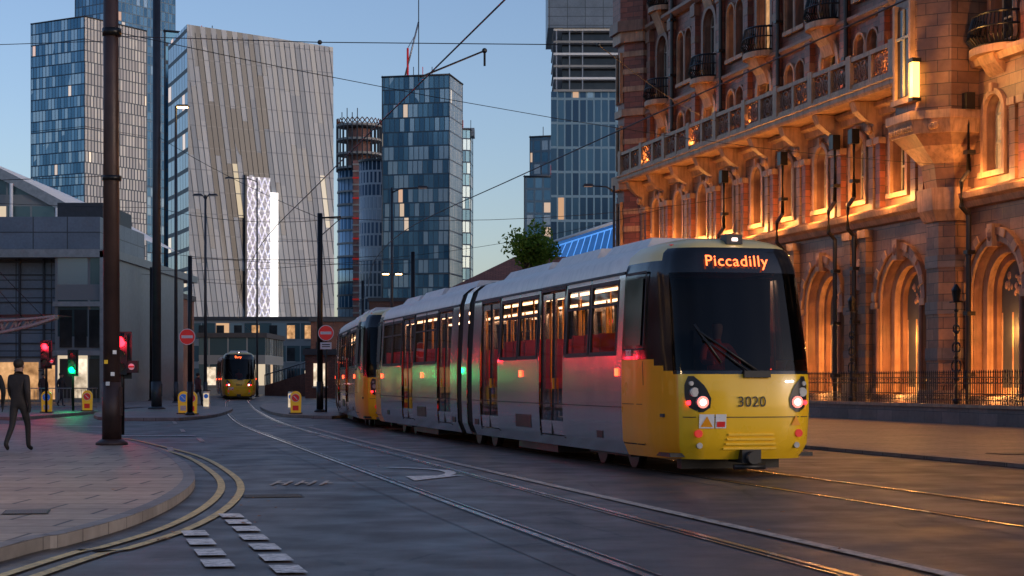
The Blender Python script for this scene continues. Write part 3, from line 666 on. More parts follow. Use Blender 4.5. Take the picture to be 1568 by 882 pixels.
mb.box(-52,-24.4,110.2,140,9.0,9.5,M_galv); mb.box(-33,-26.5,116,130,9.5,12,M_panel); mb.box(-30,-27,119,128,12,13.2,M_pole2)
for i in range(10): mb.box(-34.6,-28.05,111.9,111.99,1.2+i*.85,1.26+i*.85,M_pole2)
for i in range(4): mb.box(-33.5+i*1.5,-32.4+i*1.5,111.85,111.97,.3,2.6,E_win2)
for x in(-33.6,-32.1,-30.6,-29.1): mb.box(x,x+.12,111.8,111.95,0,9,M_pole2)
for z in(3,6): mb.box(-28.1,-25.1,110.3,110.5,z,z+.3,M_galv)
for i,x in enumerate((-27.7,-26.8,-25.9)): mb.box(x,x+.75,110.42,110.48,3.5,5.8,M_dglass); mb.box(x,x+.75,110.42,110.48,.4,2.8,E_shop if i==1 else M_dglass)
mb.build('walls',lb)
mb=MB(); N=10
pr=[(-34-i*1.9,14.5+3.8*math.sin((i/N)*1.5)+i*.5) for i in range(N+1)]
for a,b in zip(pr,pr[1:]):
    mb.face([(a[0],150,a[1]),(b[0],150,b[1]),(b[0],185,b[1]),(a[0],185,a[1])],M_whitepaint,True)
    mb.face([(a[0],150,a[1]),(b[0],150,b[1]),(b[0],150,b[1]-.9),(a[0],150,a[1]-.9)],M_galv)
    mb.face([(a[0],150.3,a[1]-.9),(b[0],150.3,b[1]-.9),(b[0],150.3,0),(a[0],150.3,0)],M_low)
for p in pr[::2]: mb.tube([(p[0],149.8,0),(p[0],149.8,p[1]-.8)],.15,M_whitepaint,6)
mb.build('convention_hall')
def block(name,x0,x1,y0,y1,z,mt,par=.5,roof=M_roof):
    mb=MB(); mb.box(x0,x1,y0,y1,0,z,mt); mb.box(x0-.2,x1+.2,y0-.2,y1+.2,z,z+par,roof)
    n=int((x1-x0)/2.4)
    for i in range(n):
        x=x0+.7+i*(x1-x0)/n
        for k in range(int(z/3.2)):
            mb.box(x,x+1.1,y0-.07,y0+.02,1+k*3.2,2.9+k*3.2,(E_shop if k==0 else E_win2) if R.random()<(.5 if k==0 else .25) else M_dglass); mb.box(x-.1,x+1.2,y0-.15,y0+.02,.85+k*3.2,1+k*3.2,M_conc)
    mb.build(name)
block('brick_building',-48,-38,165,185,7,M_brickd); block('brick_building',-37.5,-33.5,170,190,9.8,M_brickd)
block('shop_building',-33,-26,190,205,6,M_low); block('brick_building',-24,-16,215,225,8.5,M_brickd)
block('shop_building',-60,-20,255,265,10,M_low); block('brick_building',-19,20,240,250,12,M_brickd)
block('brick_building',-17.2,-10.5,150,165,3.6,M_brickd)
mb=MB()
P=[(-24,175,1.0),(-20,170,2.0),(-15,160,3.2),(-10,150,3.9),(-4,145,4.0)]
for a,b in zip(P,P[1:]):
    mb.face([(a[0],a[1],0),(b[0],b[1],0),b,a],M_brickd); mb.face([a,b,(b[0],b[1]+8,b[2]),(a[0],a[1]+8,a[2])],M_asph)
    mb.tube([(a[0],a[1],a[2]+1),(b[0],b[1],b[2]+1)],.06,M_pole2,5)
    for k in range(12):
        t=k/12; q=[a[i]+(b[i]-a[i])*t for i in range(3)]; mb.tube([q,(q[0],q[1],q[2]+1)],.035,M_pole2,4)
mb.build('viaduct')
block('brick_building',-95,-60,60,110,16,M_red);  # out of view, added so the tram side has something to reflect
mb=MB(); mb.box(-75,-50,20,55,0,20,M_stone);  # unseen block with lit windows, added for reflections in the tram
for i in range(9):
    for k in range(5): mb.box(-50.02,-49.9,22+i*3.6,24+i*3.6,2+k*3.7,4.6+k*3.7,E_win if (i*3+k)%4==0 else M_dglass)
mb.build('offscreen_stone_building')
mb=MB(); mb.box(-30,40,-75,-55,0,14,M_stone)  # behind the camera, added to be mirrored in the windscreen
for i in range(22):
    for k in range(3): mb.box(-28+i*3,-26.4+i*3,-55.02,-54.9,2+k*3.9,4.6+k*3.9,E_win2 if (i*3+k)%4==0 else M_dglass)
mb.build('offscreen_stone_building')
# ---------------------------------------------------------------- TREES
def leafmat(name,a,b):
    m,g=newmat(name); n=g.noise(g.coord(),.9,3); w=g.noise(g.coord(),9,2)
    c=g.mix(g.ramp(g.m('ADD',g.m('MULTIPLY',n,.6),g.m('MULTIPLY',w,.4)),[(.35,0.),(.65,1.)]),c4(a),c4(b))
    d=g.n('ShaderNodeBsdfDiffuse',{0:c}).outputs[0]; t=g.n('ShaderNodeBsdfTranslucent',{0:c}).outputs[0]
    g.out(g.n('ShaderNodeMixShader',{0:.45,1:d,2:t}).outputs[0]); return m
M_leaf=leafmat('leaves',(.07,.13,.02),(.22,.34,.06)); M_bark=pbr('bark',(.08,.06,.045),.8,0,.3,4,.5,20)
def tree(loc,h,cr,seed,nl=2600,ls=.16):
    r=random.Random(seed); root=empty('tree',loc); t=MB(); tr=h*.3
    t.tube([(0,0,0),(.05,0,tr*.6),(0,.1,tr),(.1,0,h*.6),(0,0,h*.9)],[h*.028,h*.02,h*.017,h*.01,.02],M_bark,8)
    cl=[]
    for i in range(18):
        a=r.uniform(0,6.28); z=r.uniform(tr,h*.8); f=1-abs((z-h*.5)/(h*.5))**2*.7; L=cr*f*r.uniform(.5,1)
        e=(L*math.cos(a),L*math.sin(a),min(h*.97,z+L*.6)); t.tube([(0,0,z*.9),(e[0]*.5,e[1]*.5,z+L*.15),e],[h*.01,h*.006,.015],M_bark,5)
        cl.append((e,r.uniform(.25,.5)*cr)); cl.append(((e[0]*.5,e[1]*.5,z+L*.3+.2),r.uniform(.25,.4)*cr))
    for q in range(4): cl.append(((r.uniform(-.5,.5)*cr,r.uniform(-.3,.3)*cr,h*r.uniform(.75,.92)),cr*.42))
    t.build('trunk',root,doubles=False)
    l=MB()
    for i in range(nl):
        c,s=r.choice(cl); d=Vector((r.gauss(0,1),r.gauss(0,1),r.gauss(0,1))).normalized()*s*r.uniform(.4,1.05)
        p=Vector(c)+d; a=Vector((r.gauss(0,1),r.gauss(0,1),r.gauss(0,1))).normalized(); b=a.orthogonal().normalized(); k=ls*r.uniform(.6,1.3)
        l.face([p-a*k,p-b*k*.6,p+a*k,p+b*k*.6],M_leaf)
    l.build('foliage',root,doubles=False)
tree((.9,122,0),12.6,2.3,3,5500,.15)
for i,(x,y) in enumerate([(-27,72),(-33,84),(-38,64),(-26,55)]): tree((x,y,.1),9.5,3,20+i,1500,.28)  # out-of-view trees, added for green reflections in the tram windows
# ---------------------------------------------------------------- TRAM
prof=[(.27,1.2),(.5,1.3),(1.0,1.325),(1.78,1.325),(1.9,1.322),(3.05,1.262),(3.18,1.25),(3.42,1.17),(3.56,1.0),(3.66,.68),(3.71,.0)]
Wz=lambda z:interp(prof,z)
plan=[(1,2.3),(.992,1.6),(.955,1.0),(.885,.6),(.79,.3),(.62,.1),(.35,.02),(0,0)]
rake=[(.27,.18),(.5,.05),(.9,0),(1.4,.02),(1.55,.05),(2,.17),(2.5,.32),(3,.47),(3.3,.57),(3.5,.66),(3.6,.85),(3.66,1.1),(3.71,1.7)]
def npt(z,w,s,sgn=1):
    rk=interp(rake,z); return (sgn*w*Wz(z),rk+s*(2.3-rk)/2.3,z)
def nose_y(a,z):
    w=abs(a)/max(Wz(z),.01); tab=sorted([(p[0],p[1]) for p in plan]); s=interp(tab,w); rk=interp(rake,z); return rk+s*(2.3-rk)/2.3
WIN=[(2.62,4.15),(4.27,5.68),(7.78,9.2),(9.32,10.75)]; DOOR=[(5.88,7.55),(10.95,12.6)]; HL=13.4
def build_half():
    s=MB(); gl=MB(); it=MB()
    pf=[]
    for (a,b),(c,d) in zip(plan,plan[1:]):
        for k in range(3): t=k/3; pf.append((a+(c-a)*t,b+(d-b)*t))
    pf.append(plan[-1])
    zs=[.27,.38,.5,.75,1.,1.25,1.45,1.55,1.6,1.68,1.78,1.9,2.1,2.4,2.7,2.9,3.05,3.1,3.2,3.3,3.42,3.49,3.53,3.56,3.6,3.66,3.69,3.71]
    for z0,z1 in zip(zs,zs[1:]):
        zm=(z0+z1)/2
        for j in range(len(pf)-1):
            sm=(pf[j][1]+pf[j+1][1])/2; front=sm<.62
            if zm<1.55+(.0 if sm<.3 else (min(sm,1.0)-.3)*.33): mt=M_tyel2 if sm<.32 else M_tyel
            elif zm<3.46:
                mt=M_tblack
                if sm<.4 and 1.6<zm<3.1: mt=M_wind
                if sm>.62 and zm>3.25: mt=M_tcap
            elif zm<3.5 and front and sm<.3: mt=M_tblack
            else: mt=M_tcap
            for sg in(-1,1):
                q=[npt(z0,*pf[j],sg),npt(z0,*pf[j+1],sg),npt(z1,*pf[j+1],sg),npt(z1,*pf[j],sg)]
                (gl if mt is M_wind else s).face(q,mt,True)
    br=sorted({2.3,HL}|{e for w in WIN+DOOR for e in w}); zb=[.27,.45,.5,1.,1.78,1.9,3.05,3.1,3.18,3.42,3.56,3.66,3.71]
    for a,b in zip(br,br[1:]):
        m_=(a+b)/2
        isw=any(w[0]<m_<w[1] for w in WIN); isd=any(w[0]<m_<w[1] for w in DOOR)
        for c,d in zip(zb,zb[1:]):
            zm=(c+d)/2
            if isw and 1.9<zm<3.05: continue
            if isd and .45<zm<3.1: continue
            mt=M_silver if zm<3.1 else M_troof
            if zm<3.18 and zm>1.9 and not isd and not isw: mt=M_tblack if (b-a)<.3 else M_silver
            for sg in(-1,1):
                s.face([(sg*Wz(c),a,c),(sg*Wz(c),b,c),(sg*Wz(d),b,d),(sg*Wz(d),a,d)],mt,True)
    def sidebox(a,b,c,d,o0,o1,mt,tgt=None):
        tgt=tgt or s
        for sg in(-1,1):
            p=[(sg*(Wz(z)+o),y,z) for o in(o0,o1) for y in(a,b) for z in(c,d)]
            for q in((0,1,3,2),(4,6,7,5),(0,4,5,1),(2,3,7,6),(0,2,6,4),(1,5,7,3)): tgt.face([p[i] for i in q],mt)
    for a,b in WIN:
        for sg in(-1,1): gl.face([(sg*(Wz(1.9)-.02),a,1.9),(sg*(Wz(1.9)-.02),b,1.9),(sg*(Wz(3.05)-.02),b,3.05),(sg*(Wz(3.05)-.02),a,3.05)],M_glass)
        for c,d,e,f in((a,b,1.86,1.93),(a,b,3.02,3.09),(a-.03,a+.04,1.86,3.09),(b-.04,b+.03,1.86,3.09),(a,b,2.68,2.72)): sidebox(c,d,e,f,-.03,.008,M_rub)
    for a,b in DOOR:
        mid=(a+b)/2
        for c,d in((a+.05,mid-.01),(mid+.01,b-.05)):
            for e,f,h,k in((c,c+.09,.47,3.06),(d-.09,d,.47,3.06),(c,d,.47,.72),(c,d,2.95,3.06)): sidebox(e,f,h,k,-.05,-.012,M_silver)
            for sg in(-1,1): gl.face([(sg*(Wz(.72)-.03),c+.09,.72),(sg*(Wz(.72)-.03),d-.09,.72),(sg*(Wz(1.78)-.03),d-.09,1.78),(sg*(Wz(1.78)-.03),c+.09,1.78)],M_glass); gl.face([(sg*(Wz(1.78)-.03),c+.09,1.78),(sg*(Wz(1.78)-.03),d-.09,1.78),(sg*(Wz(2.95)-.03),d-.09,2.95),(sg*(Wz(2.95)-.03),c+.09,2.95)],M_glass)
        for e,f,h,k in((a-.05,a+.02,.42,3.14),(b-.02,b+.05,.42,3.14),(a-.05,b+.05,3.1,3.15),(mid-.015,mid+.015,.47,3.06)): sidebox(e,f,h,k,-.03,.012,M_rub)
        sidebox(mid-.25,mid-.18,1.3,1.5,-.01,.02,M_tyel)
    for y in(2.32,5.75,7.68,10.85,12.7): sidebox(y-.008,y+.008,.3,1.86,0,.004,M_rub)
    sidebox(2.3,HL,1.02,1.035,0,.005,M_rub); sidebox(2.3,HL,3.16,3.2,0,.02,M_rub)
    for y in(2.5,8.9): sidebox(y,y+.09,1.53,1.65,0,.03,E_amber)
    sidebox(8.2,9.4,.55,.8,-.02,.01,M_black)
    for y in(3.4,12.8): sidebox(y,y+.35,.5,.62,0,.01,M_black)
    def nbox(s0,s1,z0,z1,mt,o=.012):
        for sg in(-1,1):
            P=[]
            for (yy,zz) in((s0,z0),(s1,z0),(s1,z1),(s0,z1)):
                w=interp([(p[1],p[0]) for p in plan[::-1]],yy)*Wz(zz)+o; P.append((sg*w,yy,zz))
            s.face(P,mt)
    for a_,b_,c_,d_ in((2.24,2.27,.45,3.2),(1.28,1.3,.45,1.75),(1.28,1.31,1.95,3.15),(1.3,2.2,1.93,1.96),(1.3,2.2,3.12,3.16),(1.3,2.25,.45,.47),(1.3,2.25,1.08,1.09)): nbox(a_,b_,c_,d_,M_rub)
    nbox(1.4,2.15,2.0,3.05,M_dglass,.014)
    def patch(pts,mt,o=.012,tgt=s):
        tgt.face([(a,nose_y(a,z)-o,z) for a,z in pts],mt)
    def gpatch(shape,mt,o=.012,nz_=6,nx_=6):
        z0,z1,f=shape
        for i in range(nz_):
            za=z0+(z1-z0)*i/nz_; zb_=z0+(z1-z0)*(i+1)/nz_
            for j in range(nx_):
                A=[]
                for z,jj in((za,j),(za,j+1),(zb_,j+1),(zb_,j)):
                    a0,a1=f(z); a=a0+(a1-a0)*jj/nx_; A.append((a,nose_y(a,z)-o,z))
                s.face(A,mt,True)
    for sg in(-1,1):
        inner=[(.98,.74),(1.04,.64),(1.18,.62),(1.36,.70),(1.52,.86)]; outer=[(.98,.8),(1.04,.92),(1.2,.98),(1.4,.98),(1.52,.93)]
        gpatch((.98,1.52,lambda z:(sg*interp(inner,z),sg*interp(outer,z))),M_black,.014,8,6)
        for (a,z,r) in((.755,1.13,.095),(.86,1.28,.07),(.9,1.41,.035)):
            a*=sg; y=nose_y(a,z)-.02; s.tube([(a,y+.06,z),(a,y-.025,z)],r,M_galv,16)
            if r>.09: s.tube([(a,y-.02,z),(a,y-.033,z)],r*.9,E_wht,16); s.tube([(a,y-.03,z),(a,y-.037,z)],r*.5,E_core,12)
            else: s.tube([(a,y-.02,z),(a,y-.033,z)],r*.75,M_galv,12)
        a=sg*.8; y=nose_y(a,.66); s.tube([(a,y+.03,.66),(a,y-.03,.66)],.06,M_redlens,12); s.tube([(a*.97,nose_y(a*.97,.48)+.03,.48),(a*.97,nose_y(a*.97,.48)-.03,.48)],.045,M_galv,12)
        s.tube([(sg*.93,nose_y(.93,1.1)+.02,1.12),(sg*.93,nose_y(.93,1.1)-.035,1.12)],.035,E_red,10)
    for k in range(4):
        z=.42+k*.07; y=nose_y(.3,z); s.box(-.42+k*.02,.42-k*.02,y-.03,y+.05,z,z+.03,M_tyel2)
    for i in range(16):
        a0=-1.0+i*.125; a1=a0+.125
        s.face([(a0,nose_y(a0,.9)-.006,.9),(a1,nose_y(a1,.9)-.006,.9),(a1,nose_y(a1,.912)-.006,.912),(a0,nose_y(a0,.912)-.006,.912)],M_rub)
    patch([(-.78,.76),(-.6,.76),(-.69,.92)],M_tyel,.022); patch([(-.56,.74),(-.4,.74),(-.4,.95),(-.56,.95)],M_whitepaint,.016)
    patch([(-.54,.76),(-.42,.76),(-.42,.84),(-.54,.84)],M_redpaint,.02); patch([(-.8,.74),(-.58,.74),(-.58,.95),(-.8,.95)],M_whitepaint,.018)
    patch([(.66,.78),(.82,.78),(.74,.93)],M_tyel,.018)
    s.tube([(.1,nose_y(.1,1.6)-.05,1.6),(-.75,nose_y(.75,2.15)-.05,2.2)],.018,M_black,6); s.tube([(-.05,nose_y(.1,1.6)-.05,1.6),(-.7,nose_y(.7,2.05)-.05,2.08)],.012,M_black,6)
    s.tube([(-.8,nose_y(.8,2.25)-.03,2.3),(-.45,nose_y(.45,1.75)-.03,1.72)],.02,M_black,6)
    s.box(-.12,.3,nose_y(.1,1.55)-.07,nose_y(.1,1.55)+.02,1.5,1.6,M_black)
    s.box(-.13,.13,.72,1.0,3.55,3.7,M_black); s.box(-.04,.04,.7,.73,3.6,3.64,E_core)
    s.box(-.9,-.8,1.1,1.25,3.45,3.56,M_redpaint)
    s.box(-.15,.15,.0,.6,.22,.42,M_black); s.tube([(0,-.12,.3),(0,.2,.3)],.1,M_black,10); s.tube([(-.25,.1,.16),(.25,.1,.16)],.04,M_black,8)
    s.box(-1.15,1.15,.4,HL,.3,.36,M_black)
    for y in(3.3,5.1):
        for sg in(-1,1):
            s.tube([(sg*.66,y,.33),(sg*.80,y,.33)],.33,M_pipe,18); s.tube([(sg*.8,y,.33),(sg*.9,y,.33)],.12,M_black,10)
    s.box(-.95,.95,3.0,5.4,.2,.34,M_black); s.box(-1.1,1.1,7,10,.12,.3,M_black); s.box(-.8,.8,.9,1.1,.1,.3,M_black)
    for a,b,h in((2.7,5.2,3.8),(5.6,8.6,3.83),(9.0,12.8,3.8)):
        s.prism([(-.78,a),(.78,a),(.78,b),(-.78,b)],3.6,h,M_troof,poly2=[(-.62,a+.15),(.62,a+.15),(.62,b-.15),(-.62,b-.15)])
    it.box(-1.2,1.2,.6,HL,.9,.95,M_roof); it.box(-1.15,1.15,2.3,HL,3.08,3.12,M_cream); it.box(-1.2,1.2,2.25,2.3,.95,3.1,M_black)
    for sg in(-1,1): it.box(sg*.65-.06,sg*.65+.06,2.6,HL-.2,3.04,3.075,E_int)
    for y in(2.8,3.7,4.6,5.4,8.,8.9,9.8,10.5):
        for x in(-.85,.85):
            it.box(x-.4,x+.4,y,y+.12,1.35,2.25,M_seat); it.box(x-.4,x+.4,y-.4,y,1.3,1.42,M_seat)
    for y in(5.75,7.7,9.,10.85,12.7):
        for x in(-.45,.45,-1.05,1.05): it.tube([(x,y,.95),(x,y,3.05)],.02,M_tyel,6)
    it.box(-.9,.9,.55,.9,.95,1.62,M_black); it.box(-.3,.3,1.75,1.9,.95,2.25,M_black)
    return s,gl,it
def halfmeshes():
    s,gl,it=build_half(); out=[]
    for mb,n in((s,'body'),(gl,'glazing'),(it,'interior')):
        o=mb.build(n); out.append(o.data); bpy.data.objects.remove(o)
    return out
HM=halfmeshes()
def person_mesh(name,joints,edges,radii,mt,parent,loc=(0,0,0),rz=0,sub=2):
    me=bpy.data.meshes.new(name); me.from_pydata(joints,edges,[]); me.materials.append(mt)
    o=bpy.data.objects.new(name,me); scene.collection.objects.link(o); o.location=loc; o.rotation_euler=(0,0,rz)
    if parent:o.parent=parent
    sk=o.modifiers.new('skin','SKIN'); sk.use_smooth_shade=True
    lay=me.skin_vertices[0] if me.skin_vertices else None
    if lay is None:
        bm=bmesh.new(); bm.from_mesh(me); bm.verts.layers.skin.verify(); bm.to_mesh(me); bm.free(); lay=me.skin_vertices[0]
    for i,r in enumerate(radii):
        r=r if hasattr(r,'__len__') else (r,r); lay.data[i].radius=r
        lay.data[i].use_root=(i==0)
    ss=o.modifiers.new('sub','SUBSURF'); ss.levels=sub; ss.render_levels=sub
    return o
def zcol(name,stops,rough=.75):
    m,g=newmat(name); z=g.n('ShaderNodeSeparateXYZ',{0:g.coord()}).outputs[2]
    n=g.noise(g.coord(),14,3)
    c=g.ramp(g.m('ADD',g.m('DIVIDE',z,3.),g.m('MULTIPLY',g.m('SUBTRACT',n,.5),.004)),[(p*2/3,q) for p,q in stops],'CONSTANT'); g.out(g.bsdf(col=c,rough=rough,normal=g.bump(g.noise(g.coord(),9,4),.5,.03))); return m
def driver(parent):
    mt=zcol('driver_clothes',[(0,(.02,.02,.03)),(.62,(.7,.06,.03)),(1.05,(.35,.2,.14)),(1.17,(.05,.03,.02))])
    J=[(0,1.55,1.35),(0,1.55,1.6),(0,1.53,1.9),(0,1.52,2.08),(0,1.5,2.16),(0,1.47,2.27),(0,1.49,2.38),
       (-.2,1.52,2.0),(-.29,1.35,1.75),(-.2,1.05,1.72),(.2,1.52,2.0),(.29,1.35,1.75),(.2,1.05,1.72),(-.12,1.2,1.33),(.12,1.2,1.33),(-.12,1.05,.98),(.12,1.05,.98)]
    E=[(0,1),(1,2),(2,3),(3,4),(4,5),(5,6),(2,7),(7,8),(8,9),(2,10),(10,11),(11,12),(0,13),(0,14),(13,15),(14,16)]
    person_mesh('driver',J,E,[(.16,.13),(.15,.12),(.17,.12),(.06,.06),(.07,.08),(.1,.11),(.07,.08),(.07,.07),.05,.035,(.07,.07),.05,.035,.08,.08,.06,.06],mt,parent)
def tram_unit(parent,nm,p,r1,r2,number,dest):
    root=empty(nm,(0,0,0),0,parent)
    def place(org,rz,k):
        h=empty('section_%d'%k,(org[0],org[1],0),rz,root)
        for me,n in zip(HM,('body','glazing','interior')):
            o=bpy.data.objects.new(n,me); scene.collection.objects.link(o); o.parent=h
        return h
    A=place(p,r1,1)
    piv=Vector((p[0]-math.sin(r1)*14.2,p[1]+math.cos(r1)*14.2))
    end=Vector((piv.x-math.sin(r2)*14.2,piv.y+math.cos(r2)*14.2))
    place(end,r2+math.pi,2)
    b=MB()
    rm=(r1+r2)/2
    def sec(y,sc=1.): return [(x*sc,y,1.9+(z-1.9)*(sc if sc<1 else 1)) for x,z in [(Wz(z),z) for z,_ in prof]+[(-Wz(z),z) for z,_ in prof[::-1][1:]]]
    def tubez(ys,scs,mt):
        for (y0,s0),(y1,s1) in zip(zip(ys,scs),list(zip(ys,scs))[1:]):
            a=sec(y0,s0);c=sec(y1,s1)
            for i in range(len(a)-1): b.face([a[i],a[i+1],c[i+1],c[i]],mt)
    ys=[-.82+.09*i for i in range(7)]; tubez(ys,[.94 if i%2 else .985 for i in range(7)],M_rub)
    ys=[.28+.09*i for i in range(7)]; tubez(ys,[.94 if i%2 else .985 for i in range(7)],M_rub)
    tubez([-.28,.28],[1.,1.],M_silver); b.box(-1.1,1.1,-.8,.8,.25,.4,M_black)
    for y in(-.5,.5):
        for sg in(-1,1): b.tube([(sg*.66,y*1.6,.33),(sg*.8,y*1.6,.33)],.33,M_pipe,16)
    b.build('articulation',root,(piv.x,piv.y,0),rm)
    if dest: text('destination_text',dest,.25,E_led,(-.05,nose_y(0.4,3.28)-.06,3.27),(math.radians(90-17),0,0),A,.004,1.1)
    text('fleet_number',number,.22,M_black,(.0,nose_y(0.25,1.13)-.03,1.13),(math.radians(90),0,0),A,.003,1.05)
    text('side_number',number,.15,M_whitepaint,(-Wz(1.95)-.02,1.9,1.88),(math.radians(90),0,math.radians(-90)),A,.002)
    driver(A); return A
tram=empty('tram'); a1=math.atan(.245)
tram_unit(tram,'leading_unit',(3.59,27.0),a1,a1-.01,'3020','Piccadilly')
tram_unit(tram,'trailing_unit',(-3.32,55.0),math.atan(.15),math.atan(.095),'3017',None)
tram2=empty('tram')
tram_unit(tram2,'leading_unit',(-20.9,138),math.atan(.16),math.atan(.2),'3044','Bury')
# ---------------------------------------------------------------- STREET FURNITURE
def pole(name,x,y,h,r,mt=M_pole,base=.1,tr=None,collar=True,extra=None,lean=(0,0)):
    mb=MB(); tr=tr or r*.85
    mb.tube([(0,0,base),(lean[0]*h,lean[1]*h,h)],[r,tr],mt,16)
    if collar:
        mb.tube([(0,0,base),(0,0,base+.05),(0,0,base+.12)],[r*1.9,r*1.9,r*1.3],mt,16); mb.tube([(0,0,base+.1),(0,0,base+1.3)],[r*1.15,r*1.12],mt,16)
        mb.box(r*.9,r*1.2,-.08,.08,.6+base,1.2+base,mt)
    if extra: extra(mb)
    return mb.build(name,None,(x,y,0))
def ex(mb):
    mb.tube([(0,0,5.6),(0,0,5.7)],.2,M_iron,12); mb.tube([(0,0,8.6),(0,0,8.75)],.2,M_iron,12)
    for z,a,c in((1.55,.3,M_whitepaint),(1.8,-.4,M_yelpaint),(1.35,-.2,M_whitepaint),(2.0,.5,M_whitepaint)):
        M=Matrix.Rotation(a,4,'Z'); mb.box(-.04,.04,-.21,-.195,z,z+.08,c,M)
pole('catenary_pole',-8.3,37.4,13,.175,M_pole,.12,.15,extra=ex,lean=(-.002,0))
pole('catenary_pole',-16.75,85,21,.22,M_pole2,.12,.18)
pole('catenary_pole',-8.2,77,8.6,.13,M_iron,.12,extra=lambda mb:(mb.tube([(0,0,8.4),(.9,0,8.45)],.04,M_iron),mb.tube([(0,0,7.6),(.9,0,8.4)],.02,M_iron)))
pole('catenary_pole',-5.5,100,8.6,.14,M_iron,.1); pole('catenary_pole',-9.6,116,7.9,.12,M_iron,0); pole('catenary_pole',-12.5,70,6.3,.1,M_iron,.12)
pole('catenary_pole',-24,120,9,.12,M_iron,.1)
def street_lamp(x,y,h,arm,lit=True,r=.09,head=.5,double=False,mt=M_pole2,base=.1,glow=0):
    def e(mb):
        for s in((1,-1) if double else (1,)):
            a=arm*s; mb.tube([(0,0,h-.3),(a*.3,0,h-.05),(a,0,h)],[.05,.04,.035],mt,6)
            mb.prism([(a-head/2,-.12),(a+head/2,-.12),(a+head/2,.12),(a-head/2,.12)],h-.03,h+.1,mt,poly2=[(a-head/3,-.07),(a+head/3,-.07),(a+head/3,.07),(a-head/3,.07)])
            mb.box(a-head*.35,a+head*.35,-.09,.09,h-.12 if lit else h-.06,h-.031,E_warm if lit else M_whitepaint)
    o=pole('street_lamp',x,y,h,r,mt,base,r*.6,extra=e)
    if glow: lamp('lamp_light',(arm,0,h-.3),glow,(1,.68,.35),o,.15)
street_lamp(-20.5,110,18.2,.4,True,.12,.9)
street_lamp(-20.4,120,13.8,.5,False,.12,.7,True)
street_lamp(-21.2,150,18.3,-2.3,False,.1,.8); street_lamp(-7.0,105,12.7,1.8,False,.1,.7); street_lamp(5.2,92,11.4,-1.3,False,.1,.6)
street_lamp(-9.3,140,9.8,.5,True,.1,.7,True)
street_lamp(-9.2,21.5,5.2,1.2,True,.07,.6,glow=260)
def no_entry(x,y,z,r,plate=True,post=None):
    mb=MB(); n=24
    mb.tube([(0,0,z),(0,-.02,z)],r,M_galv,n); mb.tube([(0,-.02,z),(0,-.03,z)],r*.97,M_whitepaint,n); mb.tube([(0,-.03,z),(0,-.036,z)],r*.9,M_redpaint,n)
    mb.box(-r*.68,r*.68,-.045,-.036,z-r*.17,z+r*.17,M_whitepaint)
    if plate: mb.box(-r*.7,r*.7,-.03,0,z-r-.35,z-r-.06,M_whitepaint); mb.box(-r*.5,r*.5,-.034,-.03,z-r-.26,z-r-.22,M_black); mb.box(-r*.5,r*.5,-.034,-.03,z-r-.17,z-r-.13,M_black)
    if post: mb.tube([(0,.05,.1),(0,.05,z+r)],.045,M_iron,8)
    mb.build('no_entry_sign',None,(x,y,0))
no_entry(-12.55,69.7,3.15,.32,False); no_entry(-7.9,76.6,3.48,.34,True,True)
def tlight(x,y,z,lit,rz=0,ped=False,post=True,glow=0):
    mb=MB()
    if post: mb.tube([(0,.12,.1),(0,.12,z+1.05)],.055,M_iron,10)
    mb.box(-.16,.16,-.1,.1,z,z+.98,M_black); mb.box(-.24,.24,.1,.115,z-.1,z+1.08,M_black)
    for i,(k,e) in enumerate((('r',E_red),('a',M_dglass),('g',E_green))):
        zz=z+.82-i*.32; on=k==lit
        mb.tube([(0,-.1,zz),(0,-.115,zz)],.13 if on else .105,(e if on else M_dglass),16)
        N=10; 
        for q in range(N):
            a0=math.pi*q/N; a1=math.pi*(q+1)/N
            mb.face([(.13*math.cos(a0),-.1,zz+.13*math.sin(a0)),(.13*math.cos(a1),-.1,zz+.13*math.sin(a1)),(.13*math.cos(a1),-.28,zz+.13*math.sin(a1)),(.13*math.cos(a0),-.28,zz+.13*math.sin(a0))],M_black)
        if on and glow: gz=zz
    if ped: mb.box(.12,.42,-.08,.1,z+.05,z+.35,M_black); mb.tube([(.27,-.08,z+.2),(.27,-.09,z+.2)],.08,M_whitepaint,12); mb.box(.2,.34,-.1,-.09,z+.18,z+.22,M_redpaint)
    o=mb.build('traffic_light',None,(x,y,0),rz)
    if glow: lamp('lens_light',(0,-.35,gz),glow,(1,.02,.05) if lit=='r' else (0,1,.3),o,.14)
tlight(-19.4,75,2.05,'r',.0,True,glow=70); tlight(-19.5,80,1.75,'g',glow=70); tlight(-9.75,45,1.6,'r',0,True,glow=50); tlight(-24.4,100,1.9,'r')
tlight(-17.6,52,2.1,'r',math.radians(60),glow=300); tlight(-22.6,66,2.1,'r',math.radians(50),glow=160)
